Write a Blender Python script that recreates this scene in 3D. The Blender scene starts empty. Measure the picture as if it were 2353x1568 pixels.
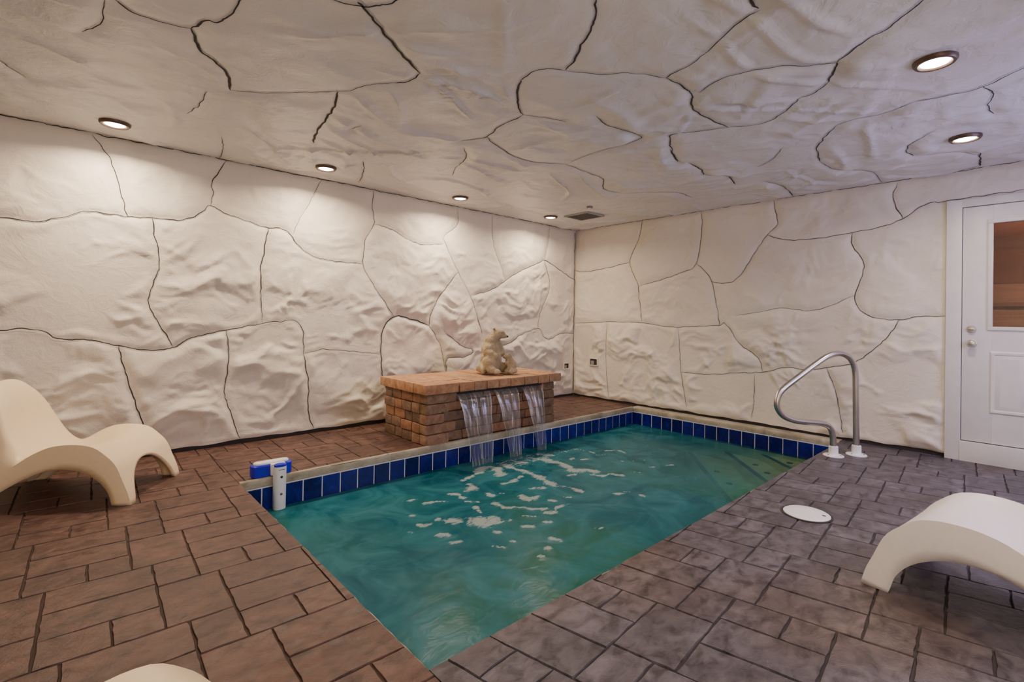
import bpy, bmesh, math, random
import numpy as np
from mathutils import Vector, Matrix

LIGHT_W = [22, 22, 20, 17, 13, 14, 10, 13]
FILL = (42, 54)
EXPO = 0.04
GAM = 1.0
SPREAD = 158
VT = 'AgX'
LAMP = 25
LEFT_CRACKS=[(0.0070,[(-6.619,1.700),(-6.210,1.670),(-5.925,1.754),(-5.736,1.755),(-5.485,1.861),(-5.350,1.863),(-5.254,1.861),(-5.098,1.874),(-4.912,1.884),(-4.808,1.932),(-4.747,1.988),(-4.710,2.031),(-4.580,1.985),(-4.399,1.936),(-4.249,1.914),(-4.126,1.915),(-4.048,1.861),(-3.968,1.760),(-3.837,1.691),(-3.632,1.663),(-3.346,1.666)]),
(0.0060,[(-6.167,2.455),(-6.126,2.200),(-6.178,1.938),(-6.137,1.713)]),
(0.0060,[(-5.463,2.428),(-5.375,2.308),(-5.329,2.171),(-5.274,1.951),(-5.254,1.861)]),
(0.0070,[(-4.595,2.437),(-4.698,2.230),(-4.687,2.141),(-4.710,2.031)]),
(0.0070,[(-5.104,1.870),(-5.082,1.726),(-5.048,1.575),(-5.063,1.436),(-5.110,1.262),(-5.108,1.174),(-5.013,0.989),(-4.948,0.859)]),
(0.0080,[(-6.607,0.924),(-6.199,0.969),(-5.913,0.998),(-5.745,1.003),(-5.611,0.931),(-5.470,0.925),(-5.290,0.876),(-5.108,0.837),(-4.947,0.849),(-4.881,0.900),(-4.729,0.958),(-4.569,0.990),(-4.284,1.055),(-4.148,1.063),(-4.015,1.080),(-3.934,0.983),(-3.922,0.769)]),
(0.0070,[(-4.249,1.914),(-4.272,1.766),(-4.307,1.529),(-4.300,1.296),(-4.288,1.055)]),
(0.0080,[(-5.290,0.876),(-5.253,0.692),(-5.197,0.488),(-5.131,0.262),(-5.109,0.072)]),
(0.0070,[(-4.569,0.990),(-4.548,0.725),(-4.577,0.466),(-4.524,0.274),(-4.449,0.045)]),
(0.0080,[(-3.922,0.769),(-3.872,0.485),(-3.867,0.195),(-3.806,0.042)]),
(0.0060,[(-3.922,0.769),(-3.703,0.799),(-3.436,0.768),(-3.134,0.730)]),
(0.0040,[(-3.784,2.436),(-3.856,2.272),(-3.973,2.046),(-4.041,1.874)]),
(0.0060,[(-3.246,2.436),(-3.252,2.245),(-3.234,2.089),(-3.318,1.920),(-3.346,1.666),(-3.272,1.519),(-3.110,1.300),(-2.979,1.127)]),
(0.0050,[(-3.234,2.089),(-3.023,2.058),(-2.809,1.971),(-2.613,1.940),(-2.349,1.985)]),
(0.0040,[(-2.165,2.420),(-2.168,2.239),(-2.351,2.071),(-2.331,1.987),(-2.222,1.794),(-2.143,1.671),(-1.955,1.394),(-1.813,1.077),(-1.761,0.888)]),
(0.0070,[(-2.143,1.671),(-2.397,1.376),(-2.511,1.172),(-2.538,1.033)]),
(0.0110,[(-2.538,1.033),(-2.792,1.110),(-2.979,1.127),(-3.104,1.001),(-3.125,0.794),(-3.105,0.518),(-3.040,0.328),(-3.045,0.051)]),
(0.0050,[(-2.538,1.033),(-2.386,0.822),(-2.333,0.619),(-2.287,0.464)]),
(0.0070,[(-1.955,1.394),(-1.611,1.491),(-1.393,1.615),(-1.086,1.779),(-0.756,1.907),(-0.670,1.945),(-0.352,1.837),(-0.014,1.701)]),
(0.0070,[(-2.303,0.942),(-2.067,0.788),(-1.894,0.725),(-2.019,0.656),(-2.279,0.646),(-2.288,0.489)]),
(0.0070,[(-1.479,0.761),(-1.246,0.823),(-1.115,0.902),(-0.779,0.993),(-0.629,0.859),(-0.495,0.851),(-0.322,0.917),(-0.015,0.920)]),
(0.0040,[(-0.575,2.432),(-0.605,2.183),(-0.670,1.945)]),
(0.0040,[(-1.632,2.441),(-1.602,2.070),(-1.472,1.805),(-1.393,1.615)]),
(0.0050,[(-1.849,1.147),(-1.762,0.937)]),
(0.0060,[(-0.670,1.945),(-0.556,1.575),(-0.741,1.204),(-0.779,0.993)])]
RIGHT_CRACKS=[(0.0060,[(-0.002,1.851),(-0.233,1.818),(-0.616,1.856),(-0.957,1.905)]),
(0.0060,[(-1.142,2.452),(-1.100,2.228),(-0.957,1.905),(-1.077,1.625),(-1.114,1.394),(-1.158,1.097)]),
(0.0060,[(-1.947,2.441),(-1.961,2.263),(-1.896,1.826),(-1.724,1.731),(-1.489,1.663),(-1.111,1.578)]),
(0.0060,[(-1.896,1.826),(-2.070,1.635),(-2.136,1.378),(-2.175,1.151),(-2.191,1.086)]),
(0.0060,[(-2.754,2.433),(-2.796,2.180),(-2.692,2.075),(-2.546,1.852),(-2.407,1.643),(-2.261,1.571),(-2.081,1.593)]),
(0.0060,[(-2.692,2.075),(-2.854,2.006),(-3.139,1.985),(-3.474,2.008),(-3.711,2.040),(-3.855,2.093),(-4.021,2.193),(-4.156,2.201),(-4.381,2.208),(-4.613,2.213)]),
(0.0060,[(-3.811,2.418),(-3.783,2.311),(-3.806,2.207),(-3.855,2.093)]),
(0.0060,[(-3.474,2.008),(-3.475,1.881),(-3.556,1.729),(-3.557,1.604),(-3.497,1.399),(-3.533,1.273),(-3.653,1.192),(-3.834,1.174),(-3.969,1.203),(-4.158,1.208)]),
(0.0060,[(-3.834,1.174),(-3.753,1.013),(-3.622,0.864),(-3.486,0.751),(-3.268,0.691),(-3.114,0.655),(-2.869,0.656),(-2.697,0.595),(-2.420,0.559),(-2.017,0.506),(-1.713,0.504)]),
(0.0060,[(-0.018,1.069),(-0.630,1.099),(-1.158,1.097),(-1.559,1.050),(-1.901,1.069),(-2.176,1.085),(-2.242,1.117),(-2.317,1.029),(-2.416,0.886),(-2.605,0.753),(-2.674,0.593)]),
(0.0050,[(-1.676,1.036),(-1.713,0.530),(-1.744,0.374),(-1.793,0.063)]),
(0.0060,[(-2.584,0.560),(-2.579,0.274),(-2.554,0.070)]),
(0.0060,[(-3.268,0.691),(-3.345,0.463),(-3.391,0.214),(-3.410,0.070)]),
(0.0040,[(-2.364,1.202),(-2.599,1.238),(-2.862,1.284),(-3.147,1.257),(-3.497,1.399)]),
(0.0040,[(-0.594,1.068),(-0.588,0.551),(-0.650,-0.046)])]
CEIL_CRACKS=[(0.0130,[(-4.721,-2.799),(-4.684,-2.783),(-4.575,-2.707),(-4.446,-2.611),(-4.207,-2.460)]),
(0.0080,[(-4.207,-2.460),(-4.202,-2.363),(-4.249,-2.269)]),
(0.0050,[(-4.249,-2.269),(-4.344,-2.154),(-4.398,-1.989),(-4.442,-1.938)]),
(0.0130,[(-5.187,-2.079),(-5.121,-1.902),(-5.027,-1.808),(-4.946,-1.671),(-4.904,-1.509)]),
(0.0080,[(-4.805,-2.737),(-4.687,-2.788),(-4.615,-2.881),(-4.605,-2.953)]),
(0.0090,[(-5.187,-2.079),(-5.150,-2.206),(-5.112,-2.226),(-5.082,-2.328),(-5.077,-2.515)]),
(0.0070,[(-5.469,-2.100),(-5.408,-2.058),(-5.330,-2.046),(-5.187,-2.079)]),
(0.0050,[(-5.495,-2.074),(-5.493,-1.867),(-5.556,-1.689)]),
(0.0130,[(-4.442,-1.938),(-4.371,-1.726),(-4.322,-1.439),(-4.273,-1.154),(-4.216,-0.960)]),
(0.0060,[(-4.444,-1.944),(-4.594,-1.773),(-4.760,-1.603),(-4.904,-1.509)]),
(0.0050,[(-5.000,-1.399),(-4.991,-1.160),(-5.023,-0.926)]),
(0.0050,[(-4.133,-1.443),(-4.101,-1.552)]),
(0.0100,[(-4.027,-3.504),(-3.904,-3.399),(-3.828,-3.286),(-3.719,-3.122),(-3.671,-3.028)]),
(0.0060,[(-3.671,-3.028),(-3.769,-2.964),(-3.781,-2.862),(-3.768,-2.787)]),
(0.0120,[(-3.768,-2.787),(-3.693,-2.679),(-3.552,-2.533),(-3.435,-2.456)]),
(0.0080,[(-3.435,-2.456),(-3.425,-2.223),(-3.364,-2.000),(-3.441,-1.799)]),
(0.0060,[(-3.435,-2.456),(-3.289,-2.542),(-3.166,-2.584)]),
(0.0050,[(-3.671,-3.028),(-3.507,-3.130),(-3.407,-3.253),(-3.226,-3.351)]),
(0.0060,[(-3.468,-3.924),(-3.432,-3.810),(-3.279,-3.550),(-3.236,-3.394),(-3.226,-3.351)]),
(0.0090,[(-3.226,-3.351),(-3.068,-3.366),(-2.934,-3.348),(-2.762,-3.267),(-2.481,-3.263),(-2.317,-3.291)]),
(0.0120,[(-3.581,-3.928),(-3.481,-3.924)]),
(0.0090,[(-3.364,-2.000),(-3.099,-1.875),(-2.784,-1.818),(-2.486,-1.987)]),
(0.0080,[(-2.486,-1.987),(-2.207,-1.971),(-1.914,-1.940),(-1.619,-1.733),(-1.365,-1.748)]),
(0.0060,[(-1.365,-1.748),(-1.013,-2.164),(-0.691,-2.185)]),
(0.0070,[(-2.317,-3.291),(-2.398,-3.102),(-2.463,-2.958),(-2.363,-2.877),(-2.135,-2.773)]),
(0.0120,[(-2.191,-2.787),(-2.030,-2.733),(-1.892,-2.687)]),
(0.0070,[(-2.317,-3.291),(-2.225,-3.466),(-2.308,-3.626),(-2.462,-3.771)]),
(0.0100,[(-2.555,-3.938),(-2.667,-3.993),(-2.760,-4.024)]),
(0.0060,[(-2.462,-3.771),(-2.470,-3.841),(-2.555,-3.938)]),
(0.0060,[(-2.760,-4.024),(-2.823,-3.922),(-2.934,-3.796),(-2.992,-3.645),(-3.004,-3.534),(-2.933,-3.387)]),
(0.0070,[(-2.760,-4.024),(-2.878,-4.155),(-2.957,-4.290),(-3.078,-4.415)]),
(0.0090,[(-1.799,-2.733),(-1.564,-2.717),(-1.400,-2.663)]),
(0.0070,[(-1.400,-2.663),(-1.192,-2.798)]),
(0.0120,[(-1.192,-2.798),(-0.896,-2.730)]),
(0.0060,[(-0.805,-2.952),(-0.600,-3.013),(-0.320,-3.004)]),
(0.0110,[(-0.320,-3.004),(-0.051,-2.958)]),
(0.0080,[(-1.846,-3.790),(-1.517,-3.597),(-1.309,-3.533),(-1.094,-3.494)]),
(0.0050,[(-1.094,-3.494),(-0.774,-3.520),(-0.501,-3.709),(-0.012,-3.703)]),
(0.0050,[(-1.846,-3.790),(-1.890,-3.897),(-1.860,-4.050),(-1.935,-4.209)]),
(0.0080,[(-1.935,-4.209),(-1.903,-4.359),(-1.907,-4.502),(-2.047,-4.659),(-2.150,-4.757)]),
(0.0070,[(-1.907,-4.502),(-1.727,-4.532),(-1.557,-4.499),(-1.378,-4.517)]),
(0.0070,[(-1.296,-4.231),(-1.062,-4.053),(-0.895,-4.020),(-0.738,-4.036)]),
(0.0040,[(-0.738,-4.036),(-0.638,-4.278),(-0.423,-4.382)]),
(0.0110,[(-0.501,-4.388),(-0.248,-4.380),(-0.081,-4.359)]),
(0.0070,[(-0.081,-4.359),(0.038,-4.131),(-0.042,-3.935)]),
(0.0060,[(-3.091,-2.777),(-2.903,-2.742),(-2.577,-2.785),(-2.527,-2.584)]),
(0.0040,[(-2.527,-2.584),(-2.549,-2.357),(-2.486,-1.987)]),
(0.0050,[(-3.345,-1.698),(-3.176,-1.501),(-3.063,-1.192),(-2.958,-1.013)]),
(0.0060,[(-3.753,-0.838),(-3.611,-0.542),(-3.476,-0.166)]),
(0.0050,[(-4.756,-0.612),(-4.679,-0.289),(-4.650,-0.029)]),
(0.0040,[(-0.609,-1.309),(-1.059,-1.040)]),
(0.0050,[(-1.645,-3.403),(-1.395,-3.221),(-1.292,-3.080)]),
(0.0050,[(-5.777,-0.860),(-5.868,-1.033),(-6.016,-1.316)])]
FOAM=[(10.00,[(-2.918,-1.412),(-2.783,-1.346),(-2.731,-1.434),(-2.808,-1.588)]),
(7.00,[(-3.154,-1.502),(-3.010,-1.462),(-2.894,-1.432)]),
(9.00,[(-3.162,-1.610),(-3.215,-1.710),(-3.283,-1.722)]),
(8.00,[(-3.420,-1.692),(-3.378,-1.727),(-3.388,-1.816)]),
(7.00,[(-2.953,-1.783),(-2.862,-1.784),(-2.717,-1.746)]),
(9.00,[(-2.602,-1.402),(-2.607,-1.536),(-2.595,-1.679),(-2.607,-1.837),(-2.633,-1.974),(-2.672,-2.090)]),
(7.00,[(-2.672,-2.090),(-2.613,-2.140),(-2.596,-2.226),(-2.604,-2.306)]),
(7.00,[(-2.462,-1.346),(-2.397,-1.474)]),
(10.00,[(-2.251,-1.390),(-2.210,-1.527),(-2.170,-1.660),(-2.199,-1.804),(-2.242,-1.926),(-2.154,-1.976),(-2.115,-2.053)]),
(7.00,[(-2.206,-2.085),(-2.173,-2.175),(-2.077,-2.192),(-2.009,-2.269)]),
(10.00,[(-2.123,-1.361),(-2.027,-1.466)]),
(5.00,[(-1.872,-1.454),(-1.689,-1.457),(-1.646,-1.580),(-1.642,-1.669)]),
(5.00,[(-1.676,-1.725),(-1.600,-1.814)]),
(5.00,[(-1.483,-1.713),(-1.376,-1.770),(-1.395,-1.870)]),
(5.00,[(-1.661,-2.027),(-1.482,-2.148)]),
(5.00,[(-2.023,-1.680),(-1.909,-1.643)]),
(5.00,[(-1.933,-1.753),(-1.839,-1.779)]),
(6.00,[(-3.656,-1.729),(-3.578,-1.750),(-3.518,-1.800)]),
(5.00,[(-3.718,-1.617),(-3.659,-1.620)]),
(8.00,[(-3.272,-2.052),(-3.264,-2.161),(-3.198,-2.202),(-3.148,-2.273)]),
(8.00,[(-3.155,-2.281),(-3.103,-2.325),(-3.054,-2.366)]),
(8.00,[(-3.098,-2.413),(-3.066,-2.440)]),
(5.00,[(-3.012,-2.402),(-2.931,-2.398),(-2.865,-2.409)]),
(8.00,[(-3.019,-2.077),(-3.042,-2.153),(-2.928,-2.153)]),
(6.00,[(-2.867,-2.000),(-2.767,-2.048)]),
(6.00,[(-3.188,-1.869),(-3.193,-1.931)]),
(5.00,[(-3.125,-1.922),(-3.083,-1.957)]),
(5.00,[(-3.417,-1.884),(-3.351,-1.955)]),
(6.00,[(-3.420,-2.015),(-3.455,-2.113)]),
(13.00,[(-3.555,-2.224),(-3.518,-2.268),(-3.457,-2.256)]),
(6.00,[(-3.476,-2.316),(-3.384,-2.343)]),
(9.00,[(-3.688,-2.099),(-3.667,-2.117)]),
(5.00,[(-3.886,-2.005),(-3.877,-2.049),(-3.822,-2.047),(-3.738,-2.019)]),
(5.00,[(-3.852,-1.858),(-3.831,-1.862)]),
(7.00,[(-3.869,-2.227),(-3.835,-2.256)]),
(8.00,[(-3.874,-2.361),(-3.826,-2.380)]),
(6.00,[(-3.269,-2.350),(-3.213,-2.410)]),
(6.00,[(-3.388,-2.475),(-3.347,-2.510)]),
(6.00,[(-3.708,-2.552),(-3.670,-2.605)]),
(5.00,[(-3.576,-2.409),(-3.565,-2.430)]),
(6.00,[(-3.379,-2.709),(-3.357,-2.748)]),
(6.00,[(-3.481,-2.776),(-3.495,-2.793)]),
(5.00,[(-3.059,-2.790),(-3.003,-2.814)]),
(5.00,[(-3.233,-2.509),(-3.203,-2.534)]),
(6.00,[(-2.921,-2.270),(-2.909,-2.295)]),
(5.00,[(-2.792,-2.298),(-2.757,-2.328)]),
(6.00,[(-2.331,-2.517),(-2.314,-2.549)]),
(5.00,[(-2.316,-2.648),(-2.309,-2.670)]),
(5.00,[(-2.434,-2.499),(-2.379,-2.538)]),
(5.00,[(-2.385,-1.980),(-2.312,-1.998)]),
(4.00,[(-1.864,-2.282),(-1.821,-2.340)]),
(4.00,[(-1.622,-2.301),(-1.546,-2.340)]),
(4.00,[(-1.485,-2.366),(-1.390,-2.397)]),
(4.00,[(-3.591,-2.560),(-3.574,-2.585)]),
(4.00,[(-3.592,-2.815),(-3.576,-2.828)]),
(4.00,[(-3.987,-2.071),(-3.979,-2.078)])]
CAM=[[0.737833, -0.674794, 0.015999], [-0.016261, 0.005926, 0.99985], [-0.674787, -0.737983, -0.0066], [-5.6012, -4.7499, 1.1368]]
PI = math.pi
SC = bpy.context.scene
COL = SC.collection
RNG = random.Random(7)

# ------------------------------------------------------------------ helpers
def link(o, parent=None):
    COL.objects.link(o)
    if parent is not None:
        o.parent = parent
    return o

def tag(o, label, cat, group=None, kind=None):
    if label: o['label'] = label
    if cat: o['category'] = cat
    if group: o['group'] = group
    if kind: o['kind'] = kind
    return o

def empty(name, loc=(0, 0, 0), rz=0.0):
    o = bpy.data.objects.new(name, None)
    o.empty_display_size = 0.1
    o.location = loc
    o.rotation_euler = (0, 0, rz)
    return link(o)

def mesh_obj(name, verts, faces, mats, parent=None, smooth=False, fmat=None, sharp=None):
    me = bpy.data.meshes.new(name)
    me.from_pydata([tuple(map(float, v)) for v in verts], [], faces)
    for m in (mats if isinstance(mats, (list, tuple)) else [mats]):
        me.materials.append(m)
    if fmat is not None:
        me.polygons.foreach_set('material_index', fmat)
    if smooth:
        me.polygons.foreach_set('use_smooth', [True] * len(me.polygons))
    me.update()
    if sharp is not None:
        me.set_sharp_from_angle(angle=math.radians(sharp))
    o = bpy.data.objects.new(name, me)
    return link(o, parent)

def bm_obj(name, bm, mats, parent=None, smooth=False, sharp=None):
    me = bpy.data.meshes.new(name)
    bmesh.ops.recalc_face_normals(bm, faces=bm.faces)
    bm.to_mesh(me); bm.free()
    for m in (mats if isinstance(mats, (list, tuple)) else [mats]):
        me.materials.append(m)
    if smooth or sharp is not None:
        me.polygons.foreach_set('use_smooth', [True] * len(me.polygons))
    if sharp is not None:
        me.set_sharp_from_angle(angle=math.radians(sharp))
    o = bpy.data.objects.new(name, me)
    return link(o, parent)

def box(bm, lo, hi, bev=0.0, mi=0, jit=0.0, rz=0.0):
    x0, y0, z0 = lo; x1, y1, z1 = hi
    c = [(x0, y0, z0), (x1, y0, z0), (x1, y1, z0), (x0, y1, z0), (x0, y0, z1), (x1, y0, z1), (x1, y1, z1), (x0, y1, z1)]
    if jit:
        c = [tuple(q + RNG.uniform(-jit, jit) for q in p) for p in c]
    if rz:
        cx, cy = (x0 + x1) / 2, (y0 + y1) / 2
        cs, sn = math.cos(rz), math.sin(rz)
        c = [(cx + (p[0] - cx) * cs - (p[1] - cy) * sn, cy + (p[0] - cx) * sn + (p[1] - cy) * cs, p[2]) for p in c]
    vs = [bm.verts.new(p) for p in c]
    fs = [bm.faces.new([vs[i] for i in f]) for f in ((0, 3, 2, 1), (4, 5, 6, 7), (0, 1, 5, 4), (1, 2, 6, 5), (2, 3, 7, 6), (3, 0, 4, 7))]
    for f in fs: f.material_index = mi
    if bev > 0:
        es = list({e for f in fs for e in f.edges})
        r = bmesh.ops.bevel(bm, geom=es, offset=bev, segments=2, affect='EDGES', profile=0.6)
        fs = [f for f in r['faces']] + [f for f in fs if f.is_valid]
        for f in fs: f.material_index = mi
    return fs

def lathe(bm, prof, n=32, c=(0, 0, 0), mi=0, close_ends=True):
    rings = []
    for r, z in prof:
        rings.append([bm.verts.new((c[0] + r * math.cos(2 * PI * k / n), c[1] + r * math.sin(2 * PI * k / n), c[2] + z)) for k in range(n)])
    for a, b in zip(rings, rings[1:]):
        for k in range(n):
            f = bm.faces.new((a[k], a[(k + 1) % n], b[(k + 1) % n], b[k])); f.material_index = mi
    if close_ends:
        f = bm.faces.new(rings[0][::-1]); f.material_index = mi
        f = bm.faces.new(rings[-1]); f.material_index = mi

def catmull(pts, per=6):
    P = [np.array(p, float) for p in pts]
    if len(P) < 3:
        n = max(2, per)
        return [P[0] + (P[-1] - P[0]) * i / n for i in range(n + 1)]
    P = [2 * P[0] - P[1]] + P + [2 * P[-1] - P[-2]]
    out = []
    for i in range(1, len(P) - 2):
        a, b, c, d = P[i - 1:i + 3]
        for k in range(per):
            t = k / per
            out.append(0.5 * ((2 * b) + (c - a) * t + (2 * a - 5 * b + 4 * c - d) * t * t + (3 * b - a - 3 * c + d) * t ** 3))
    out.append(P[-2])
    return out

def tube(bm, pts, r, n=14, mi=0):
    pts = [Vector(p) for p in pts]
    t0 = (pts[1] - pts[0]).normalized()
    ref = Vector((0, 0, 1)) if abs(t0.z) < .9 else Vector((1, 0, 0))
    nrm = t0.cross(ref).normalized()
    rings = []
    for i, p in enumerate(pts):
        t = (pts[min(i + 1, len(pts) - 1)] - pts[max(i - 1, 0)]).normalized()
        nrm = (nrm - t * nrm.dot(t)).normalized()
        b = t.cross(nrm)
        rings.append([bm.verts.new(p + (nrm * math.cos(2 * PI * k / n) + b * math.sin(2 * PI * k / n)) * r) for k in range(n)])
    for a, b in zip(rings, rings[1:]):
        for k in range(n):
            f = bm.faces.new((a[k], a[(k + 1) % n], b[(k + 1) % n], b[k])); f.material_index = mi
    bm.faces.new(rings[0][::-1]); bm.faces.new(rings[-1])

# gradient noise in numpy
def perlin(x, y, seed=0):
    xi = np.floor(x).astype(np.int64); yi = np.floor(y).astype(np.int64)
    xf = x - xi; yf = y - yi
    def g(ix, iy):
        h = (ix * 374761393 + iy * 668265263 + seed * 974634777) & 0xffffffff
        h = ((h ^ (h >> 13)) * 1274126177) & 0xffffffff
        h = (h ^ (h >> 16)) & 0xffff
        a = h * (2 * np.pi / 65536.0)
        return np.cos(a), np.sin(a)
    u = xf ** 3 * (xf * (xf * 6 - 15) + 10); v = yf ** 3 * (yf * (yf * 6 - 15) + 10)
    def d(ix, iy, fx, fy):
        gx, gy = g(ix, iy); return gx * fx + gy * fy
    a = d(xi, yi, xf, yf); b = d(xi + 1, yi, xf - 1, yf)
    c = d(xi, yi + 1, xf, yf - 1); e = d(xi + 1, yi + 1, xf - 1, yf - 1)
    return ((a + (b - a) * u) * (1 - v) + (c + (e - c) * u) * v) * 1.41

# ------------------------------------------------------------------ materials
class NT:
    def __init__(s, name):
        s.m = bpy.data.materials.new(name); s.m.use_nodes = True
        s.t = s.m.node_tree; s.t.nodes.clear()
        s.out = s.n('ShaderNodeOutputMaterial')
    def n(s, typ, **kw):
        nd = s.t.nodes.new(typ)
        for k, v in kw.items():
            if k == 'i':
                for kk, vv in v.items(): nd.inputs[kk].default_value = vv
            else: setattr(nd, k, v)
        return nd
    def l(s, a, b): s.t.links.new(a, b)
    def coord(s, scale=(1, 1, 1), kind='Object'):
        tc = s.n('ShaderNodeTexCoord'); mp = s.n('ShaderNodeMapping')
        mp.inputs['Scale'].default_value = scale
        s.l(tc.outputs[kind], mp.inputs[0]); return mp.outputs[0]
    def noise(s, co, scale, detail=3, rough=.5, dist=0.0):
        nd = s.n('ShaderNodeTexNoise', i={'Scale': scale, 'Detail': detail, 'Roughness': rough, 'Distortion': dist})
        s.l(co, nd.inputs['Vector']); return nd.outputs['Fac']
    def ramp(s, fac, stops):
        r = s.n('ShaderNodeValToRGB')
        el = r.color_ramp.elements
        while len(el) < len(stops): el.new(0.5)
        for e, (p, c) in zip(el, stops):
            e.position = p; e.color = tuple(c) + ((1,) if len(c) == 3 else ())
        s.l(fac, r.inputs[0]); return r.outputs[0]
    def mix(s, fac, a, b, mode='MIX'):
        m = s.n('ShaderNodeMix', data_type='RGBA', blend_type=mode)
        for sock, v in ((m.inputs[0], fac), (m.inputs[6], a), (m.inputs[7], b)):
            if hasattr(v, 'is_linked'): s.l(v, sock)
            else: sock.default_value = v if not isinstance(v, tuple) or len(v) == 4 else tuple(v) + (1,)
        return m.outputs[2]
    def bsdf(s, color, rough=.5, metal=0.0, bump=None, bstr=.3, bdist=.01, **kw):
        p = s.n('ShaderNodeBsdfPrincipled')
        for key, v in (('Base Color', color), ('Roughness', rough), ('Metallic', metal)) + tuple(kw.items()):
            key = key.replace('_', ' ')
            if hasattr(v, 'is_linked'): s.l(v, p.inputs[key])
            else: p.inputs[key].default_value = (tuple(v) + (1,)) if isinstance(v, tuple) and len(v) == 3 else v
        if bump is not None:
            b = s.n('ShaderNodeBump', i={'Strength': bstr, 'Distance': bdist})
            s.l(bump, b.inputs['Height']); s.l(b.outputs[0], p.inputs['Normal'])
        return p.outputs[0]
    def done(s, sh): s.l(sh, s.out.inputs[0]); return s.m

def simple(name, col, rough=.5, metal=0.0, bump=0.0, scale=60, var=.06, **kw):
    t = NT(name); co = t.coord()
    f = t.noise(co, scale * .2, 3)
    c = t.ramp(f, [(.3, tuple(x * (1 - var) for x in col)), (.7, tuple(min(1, x * (1 + var)) for x in col))])
    b = t.noise(co, scale, 3) if bump else None
    return t.done(t.bsdf(c, rough, metal, b, bump, .005, **kw))

def wall_material(name, c1, c2, rough, bstr):
    t = NT(name); co = t.coord()
    f = t.noise(co, 1.6, 3, .5, .4)
    col = t.ramp(f, [(.3, c1), (.7, c2)])
    n1 = t.noise(co, 9, 5, .62, 1.2)
    n2 = t.noise(co, 90, 3, .6)
    m = t.mix(.12, n1, n2)
    return t.done(t.bsdf(col, rough, 0, m, bstr, .02))

M = {}
M['wall'] = wall_material('painted_rock_wall', (.72, .65, .525), (.79, .725, .60), .6, .35)
M['ceil'] = wall_material('painted_rock_ceiling', (.66, .635, .61), (.74, .715, .69), .30, .5)
M['dark'] = simple('dark_crack', (.035, .03, .027), .9)
M['crack'] = simple('crack_line', (.045, .04, .037), .9)
M['white'] = simple('white_paint', (.72, .69, .63), .4, var=.03)
M['plain_wall'] = simple('plain_white_wall', (.70, .68, .64), .7)
M['shell_plastic'] = simple('cream_plastic', (.88, .70, .44), .42, bump=.05, scale=300, var=.02)
M['shell_white'] = simple('white_plastic', (.84, .78, .76), .42, bump=.05, scale=300, var=.02)
M['steel'] = simple('brushed_steel', (.62, .58, .52), .28, 1.0, var=.03)
M['pvc'] = simple('white_pvc', (.82, .82, .82), .35, var=.02)
M['blue'] = simple('blue_plastic', (.012, .008, .50), .35, var=.05)
M['black'] = simple('black_plastic', (.01, .01, .01), .4)
M['grey_hole'] = simple('grey_sensor', (.10, .13, .14), .3)
M['grout'] = simple('white_grout', (.62, .64, .64), .8)
M['brass'] = simple('brushed_nickel', (.66, .62, .56), .35, 1.0)
M['ring'] = simple('brown_metal_trim', (.10, .055, .035), .4, .3)
M['fur'] = None

def floor_mat(name, c1, c2, c3):
    t = NT(name); co = t.coord()
    att = t.n('ShaderNodeAttribute', attribute_name='tint')
    mp = t.n('ShaderNodeMapping'); mp.inputs['Scale'].default_value = (1, 1.5, 1)
    t.l(co, mp.inputs[0])
    f = t.noise(mp.outputs[0], 11, 5, .62, .7)
    col = t.ramp(f, [(.36, c1), (.47, c2), (.64, c3)])
    sp = t.noise(co, 3.0, 4, .6, .5)
    col = t.mix(t.ramp(sp, [(.40, (0, 0, 0)), (.62, (1, 1, 1))]), col, t.mix(.55, col, c1))
    wm = t.noise(co, .75, 2, .5)
    col = t.mix(t.ramp(wm, [(.58, (0, 0, 0)), (.72, (.75, .75, .75))]), col, t.mix(1.0, col, (1.25, .90, .58, 1), 'MULTIPLY'))
    bv = t.n('ShaderNodeMix', data_type='RGBA', blend_type='MULTIPLY'); bv.inputs[0].default_value = 1
    t.l(col, bv.inputs[6]); t.l(att.outputs['Color'], bv.inputs[7])
    n2 = t.noise(co, 18, 6, .65, 1.0)
    return t.done(t.bsdf(bv.outputs[2], t.ramp(f, [(.3, (.38,) * 3), (.7, (.55,) * 3)]), 0, n2, .5, .012))
M['floor_a'] = floor_mat('stamped_slate_brown', (.056, .026, .018), (.112, .056, .040), (.166, .089, .066))
M['floor_b'] = floor_mat('stamped_slate_violet_lit', (.044, .036, .043), (.092, .081, .096), (.148, .134, .154))  # same slate, with the violet light mixed into its colour
M['joint'] = simple('stamped_joint', (.060, .034, .025), .8)
M['joint_b'] = simple('stamped_joint_violet_lit', (.045, .036, .036), .8)  # same joint, greyed to follow the violet light painted into the slate

def beige():
    t = NT('beige_coping_concrete'); co = t.coord()
    f = t.noise(co, 5, 5, .6, .5)
    col = t.ramp(f, [(.3, (.23, .20, .13)), (.5, (.36, .32, .22)), (.7, (.50, .46, .35))])
    return t.done(t.bsdf(col, .6, 0, t.noise(co, 40, 4), .4, .01))
M['coping'] = beige()

def tile_mat():
    t = NT('cobalt_glazed_tile'); co = t.coord()
    att = t.n('ShaderNodeAttribute', attribute_name='tint')
    f = t.noise(co, 12, 4, .6, 1.2)
    col = t.ramp(f, [(.3, (.004, .003, .075)), (.6, (.006, .008, .17)), (.8, (.008, .030, .30))])
    bv = t.n('ShaderNodeMix', data_type='RGBA', blend_type='MULTIPLY'); bv.inputs[0].default_value = 1
    t.l(col, bv.inputs[6]); t.l(att.outputs['Color'], bv.inputs[7])
    return t.done(t.bsdf(bv.outputs[2], .15, 0, t.noise(co, 8, 2), .06, .01))
M['tile'] = tile_mat()

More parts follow.
